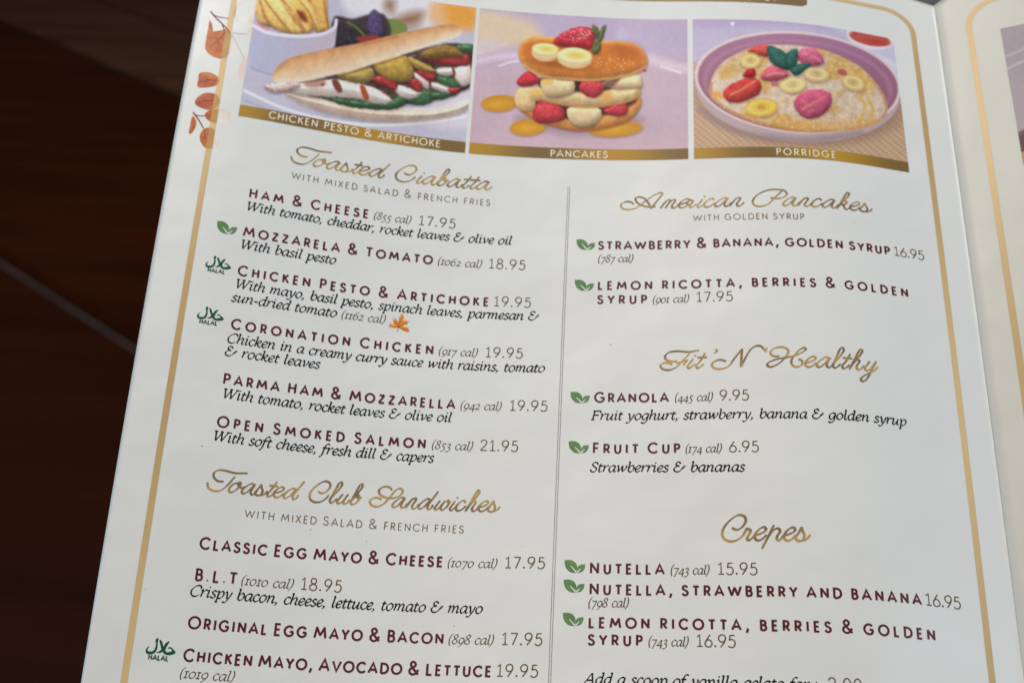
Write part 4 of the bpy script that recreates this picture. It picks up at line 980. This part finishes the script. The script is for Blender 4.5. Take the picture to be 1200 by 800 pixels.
        P.body(pts, c1, c2, 26, 7, .15, 110 + k, 14, shade=.2)
    P.fill(P.line([(200, 395), (260, 365), (325, 325)], 9, 8), (232, 150, 104), .85); P.fill(P.line([(560, 470), (610, 440), (680, 405)], 8, 8), (232, 140, 130), .8); P.fill(P.line([(560, 420), (600, 450), (622, 480)], 7, 8), (226, 140, 120), .6)
    P.fill(P.line([(380, 300), (430, 285), (470, 290)], 6, 6), (236, 160, 160), .8); P.fill(P.line([(560, 185), (620, 200), (655, 230)], 7, 8), (232, 150, 160), .6)
    P.fill(P.ell(425, 342, 22, 12, 0, 6), (190, 96, 96), .8); P.fill(P.ell(765, 282, 26, 16, 20, 6), (180, 84, 88), .85)
    for k, pts in enumerate(([(388, 150), (440, 158), (480, 186), (505, 225), (495, 268), (440, 255), (402, 228)], [(480, 186), (535, 165), (540, 220), (520, 260), (492, 262)], [(500, 265), (560, 236), (604, 240), (580, 268), (535, 300), (508, 285)])):
        P.body(pts, (34, 72, 68), (60, 108, 98), 18, 6, .16, 120 + k, 14, shade=.2)

p1 = photo("food_photograph", Left, 6.0, 65.34, 10.57, BANDB, ciabatta); p1["label"] = "photograph of a filled ciabatta with fries"
band(Left, p1, 6.0, 65.34, BANDT, BANDB, 0.6); caption('CHICKEN PESTO & ARTICHOKE', p1, 315, 515.5, 57.75)
p2 = photo("food_photograph", Left, 66.4, 124.89, 10.57, BANDB, pancakes); p2["label"] = "photograph of a pancake stack"
band(Left, p2, 66.4, 124.89, BANDT, BANDB, 0.0); caption('PANCAKES', p2, 645, 712, 58.05)
p3 = photo("food_photograph", Left, 126.38, 183.78, 10.57, BANDB, porridge); p3["label"] = "photograph of a bowl of porridge"
band(Left, p3, 126.38, 183.78, BANDT, BANDB, 0.3); caption('PORRIDGE', p3, 910, 979.5, 57.75)
# gold banner across the top of the page
bu1, bv1 = inv(Left, np.array(946.0), np.array(8.6)); bu1, bv1 = float(bu1), float(bv1)
nb = 160; us = np.linspace(40, bu1, nb); vs = np.linspace(bv1 - 9, bv1, 12)
Uu, Vv = np.meshgrid(us, vs)
rad = 1.6                                                     # rounded lower right corner
cx_ = bu1 - rad; over = np.clip((Vv - (bv1 - rad)) / rad, 0, 1)
lim = cx_ + rad * np.sqrt(np.clip(1 - over ** 2, 0, 1)); Uu = 40 + (Uu - 40) * (lim - 40) / (bu1 - 40)
t = (0.5 + 0.5 * np.sin(Uu * 0.075 - 1.0))[..., None]
c = ink((122, 98, 68)) * (1 - t) + ink((158, 128, 84)) * t
banner = mesh_obj("banner", to_world(surf(Left, Uu, Vv, np.full(Uu.shape, 0.09))).reshape(-1, 3), grid_faces(nb, 12), M_PRINT, menu, c.reshape(-1, 3), smooth=True)
I = Ink(); vb_ = bv1 - 0.95
set_sans(I, 'SEE OUR FULL MENU.', u_at(742, vb_), u_at(908, vb_), vb_, 2.0, 2.0, 0.32, gap=16, space=46)
I.build("banner_lettering", M_WHITE, banner, lift=0.12)

# ------------------------------------------------------------------ the facing page's print
fu, fv = inv(Facing, np.array([1146.0, 1135.0, 1172.0, 1197.0, 1197.0]), np.array([100.0, 30.0, 34.0, 194.0, 182.0]))
fl = float(fu[0])
f_top = float(inv(Facing, np.array(1200.0), np.array(3.0))[1])
fr = border(Facing, "border_line", fl, 190.0, float(fv[1]) - 8.0, 279.0, 9.0, 1.65, 0.06, facing)
def plate(P):
    P.c[:] = (158, 146, 158)
    g = np.clip((P.y - 80) / 90, 0, 1)[..., None]; P.c = P.c * (1 - g) + np.array((166, 150, 158)) * g
    P.frame((1140, 20), 4.0)
    P.fill(P.line([(140, 190), (200, 168), (260, 140)], 9, 8), (188, 176, 184)); P.fill(P.line([(160, 245), (220, 215), (300, 180)], 9, 8), (192, 180, 186))
    P.fill(P.poly([(200, 560), (260, 520), (400, 500), (400, 700), (200, 640)], 8), (78, 34, 34)); P.fill(P.line([(215, 555), (260, 530)], 8, 6), (130, 80, 76))
p4 = photo("food_photograph", Facing, float(fu[2]), float(fu[2]) + 58, float(fv[2]), float(fv[3]), plate, contrast=False); p4["label"] = "photograph of a plate with dark sauce, on the facing page"
band(Facing, p4, float(fu[2]), float(fu[2]) + 58, float(fv[4]) - 1.0, float(fv[3]), 0.3)

M_SPECK = mat("dirt_speck", ink((120, 110, 100)))
for x, y, d in ((715.5, 403.5, .16), (236.5, 522.5, .14), (364, 620, .11), (429.5, 634, .10), (532, 733, .09), (1002, 262, .08), (612, 640, .07), (170, 690, .08)):
    c_ = inv(Left, np.array(float(x)), np.array(float(y))); I = Ink()
    t_ = np.linspace(0, 2 * np.pi, 9)[:-1]
    I.poly(np.stack([c_[0] + d * np.cos(t_) * 1.4, c_[1] + d * np.sin(t_)], -1)); I.build("dirt_speck", M_SPECK, page)

# ------------------------------------------------------------------ the dark table the menu stands on
TILT = math.tan(R_(37.0)); Y0 = BASE[1] - 0.002; Z0 = -0.010
def table_z(y): return Z0 - (y - Y0) * TILT
def ray_table(x, y):
    d = RC.T @ np.array([(x - 600) / FPX, (y - 400) / FPX, 1.0]); d = wdir(d)
    t = (table_z(cpos[1]) - cpos[2]) / (d[2] + TILT * d[1])
    return cpos + d * t
a_, b_ = ray_table(0, 300), ray_table(150, 396)
ang = math.atan2(b_[1] - a_[1], b_[0] - a_[0])
e1 = np.array([1.0, 0, 0]); e2 = np.array([0, 1.0, -TILT]); e2 /= np.linalg.norm(e2); nz = np.cross(e1, e2)
qa = (a_ - np.array([0, Y0, Z0])); ca, cb = qa @ e1, qa @ e2
qb = (b_ - np.array([0, Y0, Z0])); ang = math.atan2(qb @ e2 - cb, qb @ e1 - ca)
dx, dy = math.cos(ang), math.sin(ang)
verts, faces = [], []
c2 = ray_table(190, 25) - np.array([0, Y0, Z0])
wid = abs((c2 @ e2 - cb) * dx - (c2 @ e1 - ca) * dy); gapw = 0.007
def tv(l, w_, h): return np.array([0, Y0, Z0]) + e1 * (ca + l * dx - w_ * dy) + e2 * (cb + l * dy + w_ * dx) + nz * h
dA = abs((ray_table(70, 50) - np.array([0, Y0, Z0])) @ e2 * dx - (ray_table(70, 50) - np.array([0, Y0, Z0])) @ e1 * dy - (cb * dx - ca * dy))
edges = [-24 * wid + k * wid for k in range(25)] + [dA] + [wid + k * wid for k in range(24)]
pale = []
for k in range(len(edges) - 1):
    w0 = edges[k] + gapw / 2; w1 = edges[k + 1] - gapw / 2; bv = 0.003; pale += [edges[k] >= dA - 1e-6] * 5
    prof = [(w0, -0.02), (w0, -bv), (w0 + bv, 0), (w1 - bv, 0), (w1, -bv), (w1, -0.02)]
    n0 = len(verts)
    for l in (-4.0, 4.0):
        for w_, h in prof: verts.append(tv(l, w_, h))
    for j in range(5): faces.append([n0 + j, n0 + 6 + j, n0 + 7 + j, n0 + 1 + j][::-1])
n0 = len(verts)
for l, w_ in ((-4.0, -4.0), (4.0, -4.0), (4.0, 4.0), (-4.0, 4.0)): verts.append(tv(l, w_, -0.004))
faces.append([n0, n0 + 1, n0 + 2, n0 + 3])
M_WOOD = bpy.data.materials.new("dark_stained_wood"); M_WOOD.use_nodes = True
nt = M_WOOD.node_tree; b = nt.nodes["Principled BSDF"]
b.inputs["Roughness"].default_value = 0.5; b.inputs["Specular IOR Level"].default_value = 0.04
tc = nt.nodes.new("ShaderNodeTexCoord"); mp = nt.nodes.new("ShaderNodeMapping")
mp.inputs["Rotation"].default_value = (0, 0, -ang); mp.inputs["Scale"].default_value = (6, 60, 20)
nz1 = nt.nodes.new("ShaderNodeTexNoise"); nz1.inputs["Scale"].default_value = 1.0; nz1.inputs["Detail"].default_value = 6
nt.links.new(tc.outputs["Object"], mp.inputs["Vector"]); nt.links.new(mp.outputs["Vector"], nz1.inputs["Vector"])
r = nt.nodes.new("ShaderNodeValToRGB")
r.color_ramp.elements[0].position = 0.3; r.color_ramp.elements[1].position = 0.75
r.color_ramp.elements[0].color = (0.013, 0.0024, 0.0003, 1); r.color_ramp.elements[1].color = (0.027, 0.0054, 0.0008, 1)
nt.links.new(nz1.outputs["Fac"], r.inputs["Fac"]); nt.links.new(r.outputs["Color"], b.inputs["Base Color"])
table = mesh_obj("table_top", np.array(verts), faces, M_WOOD, None, base=np.zeros(3))
table.data.materials.append(mat("groove_highlight", (0.021, 0.0095, 0.0075), 0.7, 0.2, noise=((0.013, 0.005, 0.004), 30)))  # lighter groove colour stands in for highlights along the plank edges
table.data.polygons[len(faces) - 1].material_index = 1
M_PALEWOOD = M_WOOD.copy(); M_PALEWOOD.name = "pale_sheen_wood"  # lighter copy of the wood, sheen on the upper-left planks put into colour
rr = [n for n in M_PALEWOOD.node_tree.nodes if n.type == 'VALTORGB'][0]
rr.color_ramp.elements[0].color = (0.034, 0.015, 0.008, 1); rr.color_ramp.elements[1].color = (0.062, 0.027, 0.016, 1)
table.data.materials.append(M_PALEWOOD)
for i, f in enumerate(pale):
    if f: table.data.polygons[i].material_index = 2
table["kind"] = "structure"

# ------------------------------------------------------------------ grey napkin showing beyond the spine
nc = ray_table(1086, 0)
def tab(p, h): 
    return np.array([p[0], p[1], table_z(p[1])]) + nz * h
nv, nf = [], []
R1 = np.random.default_rng(3)
nu_, nvv = 26, 26
for lay in (1, 0):
    for j in range(nvv):
        for i in range(nu_):
            a, b2 = (i / (nu_ - 1) - .5) * 0.16, (j / (nvv - 1)) * 0.16
            wob = 0.004 * math.sin(a * 70 + b2 * 30) + 0.003 * math.sin(b2 * 90 - a * 20)
            nv.append(tab((nc[0] + a, nc[1] - 0.022 + b2 * 0.72), 0.014 + wob if lay else 0.0006))
G = grid_faces(nu_, nvv, True); n_ = nu_ * nvv
nf = [f for f in G.tolist()] + [[x + n_ for x in f[::-1]] for f in G.tolist()]
ring = list(range(nu_)) + [k * nu_ + nu_ - 1 for k in range(1, nvv)] + [(nvv - 1) * nu_ + i for i in range(nu_ - 2, -1, -1)] + [k * nu_ for k in range(nvv - 2, 0, -1)]
for a, b2 in zip(ring, ring[1:] + ring[:1]): nf.append([a, b2, b2 + n_, a + n_])
nb_ = tab((nc[0], nc[1]), 0)
napkin = mesh_obj("napkin", np.array(nv), nf, mat("grey_cloth", (0.30, 0.30, 0.33), 0.8, 0.1, noise=((0.20, 0.21, 0.20), 90)), None, base=nb_, smooth=True)
napkin.location = nb_
napkin["label"] = "grey cloth napkin on the table, just showing beyond the top of the menu's spine"
napkin["category"] = "napkin"
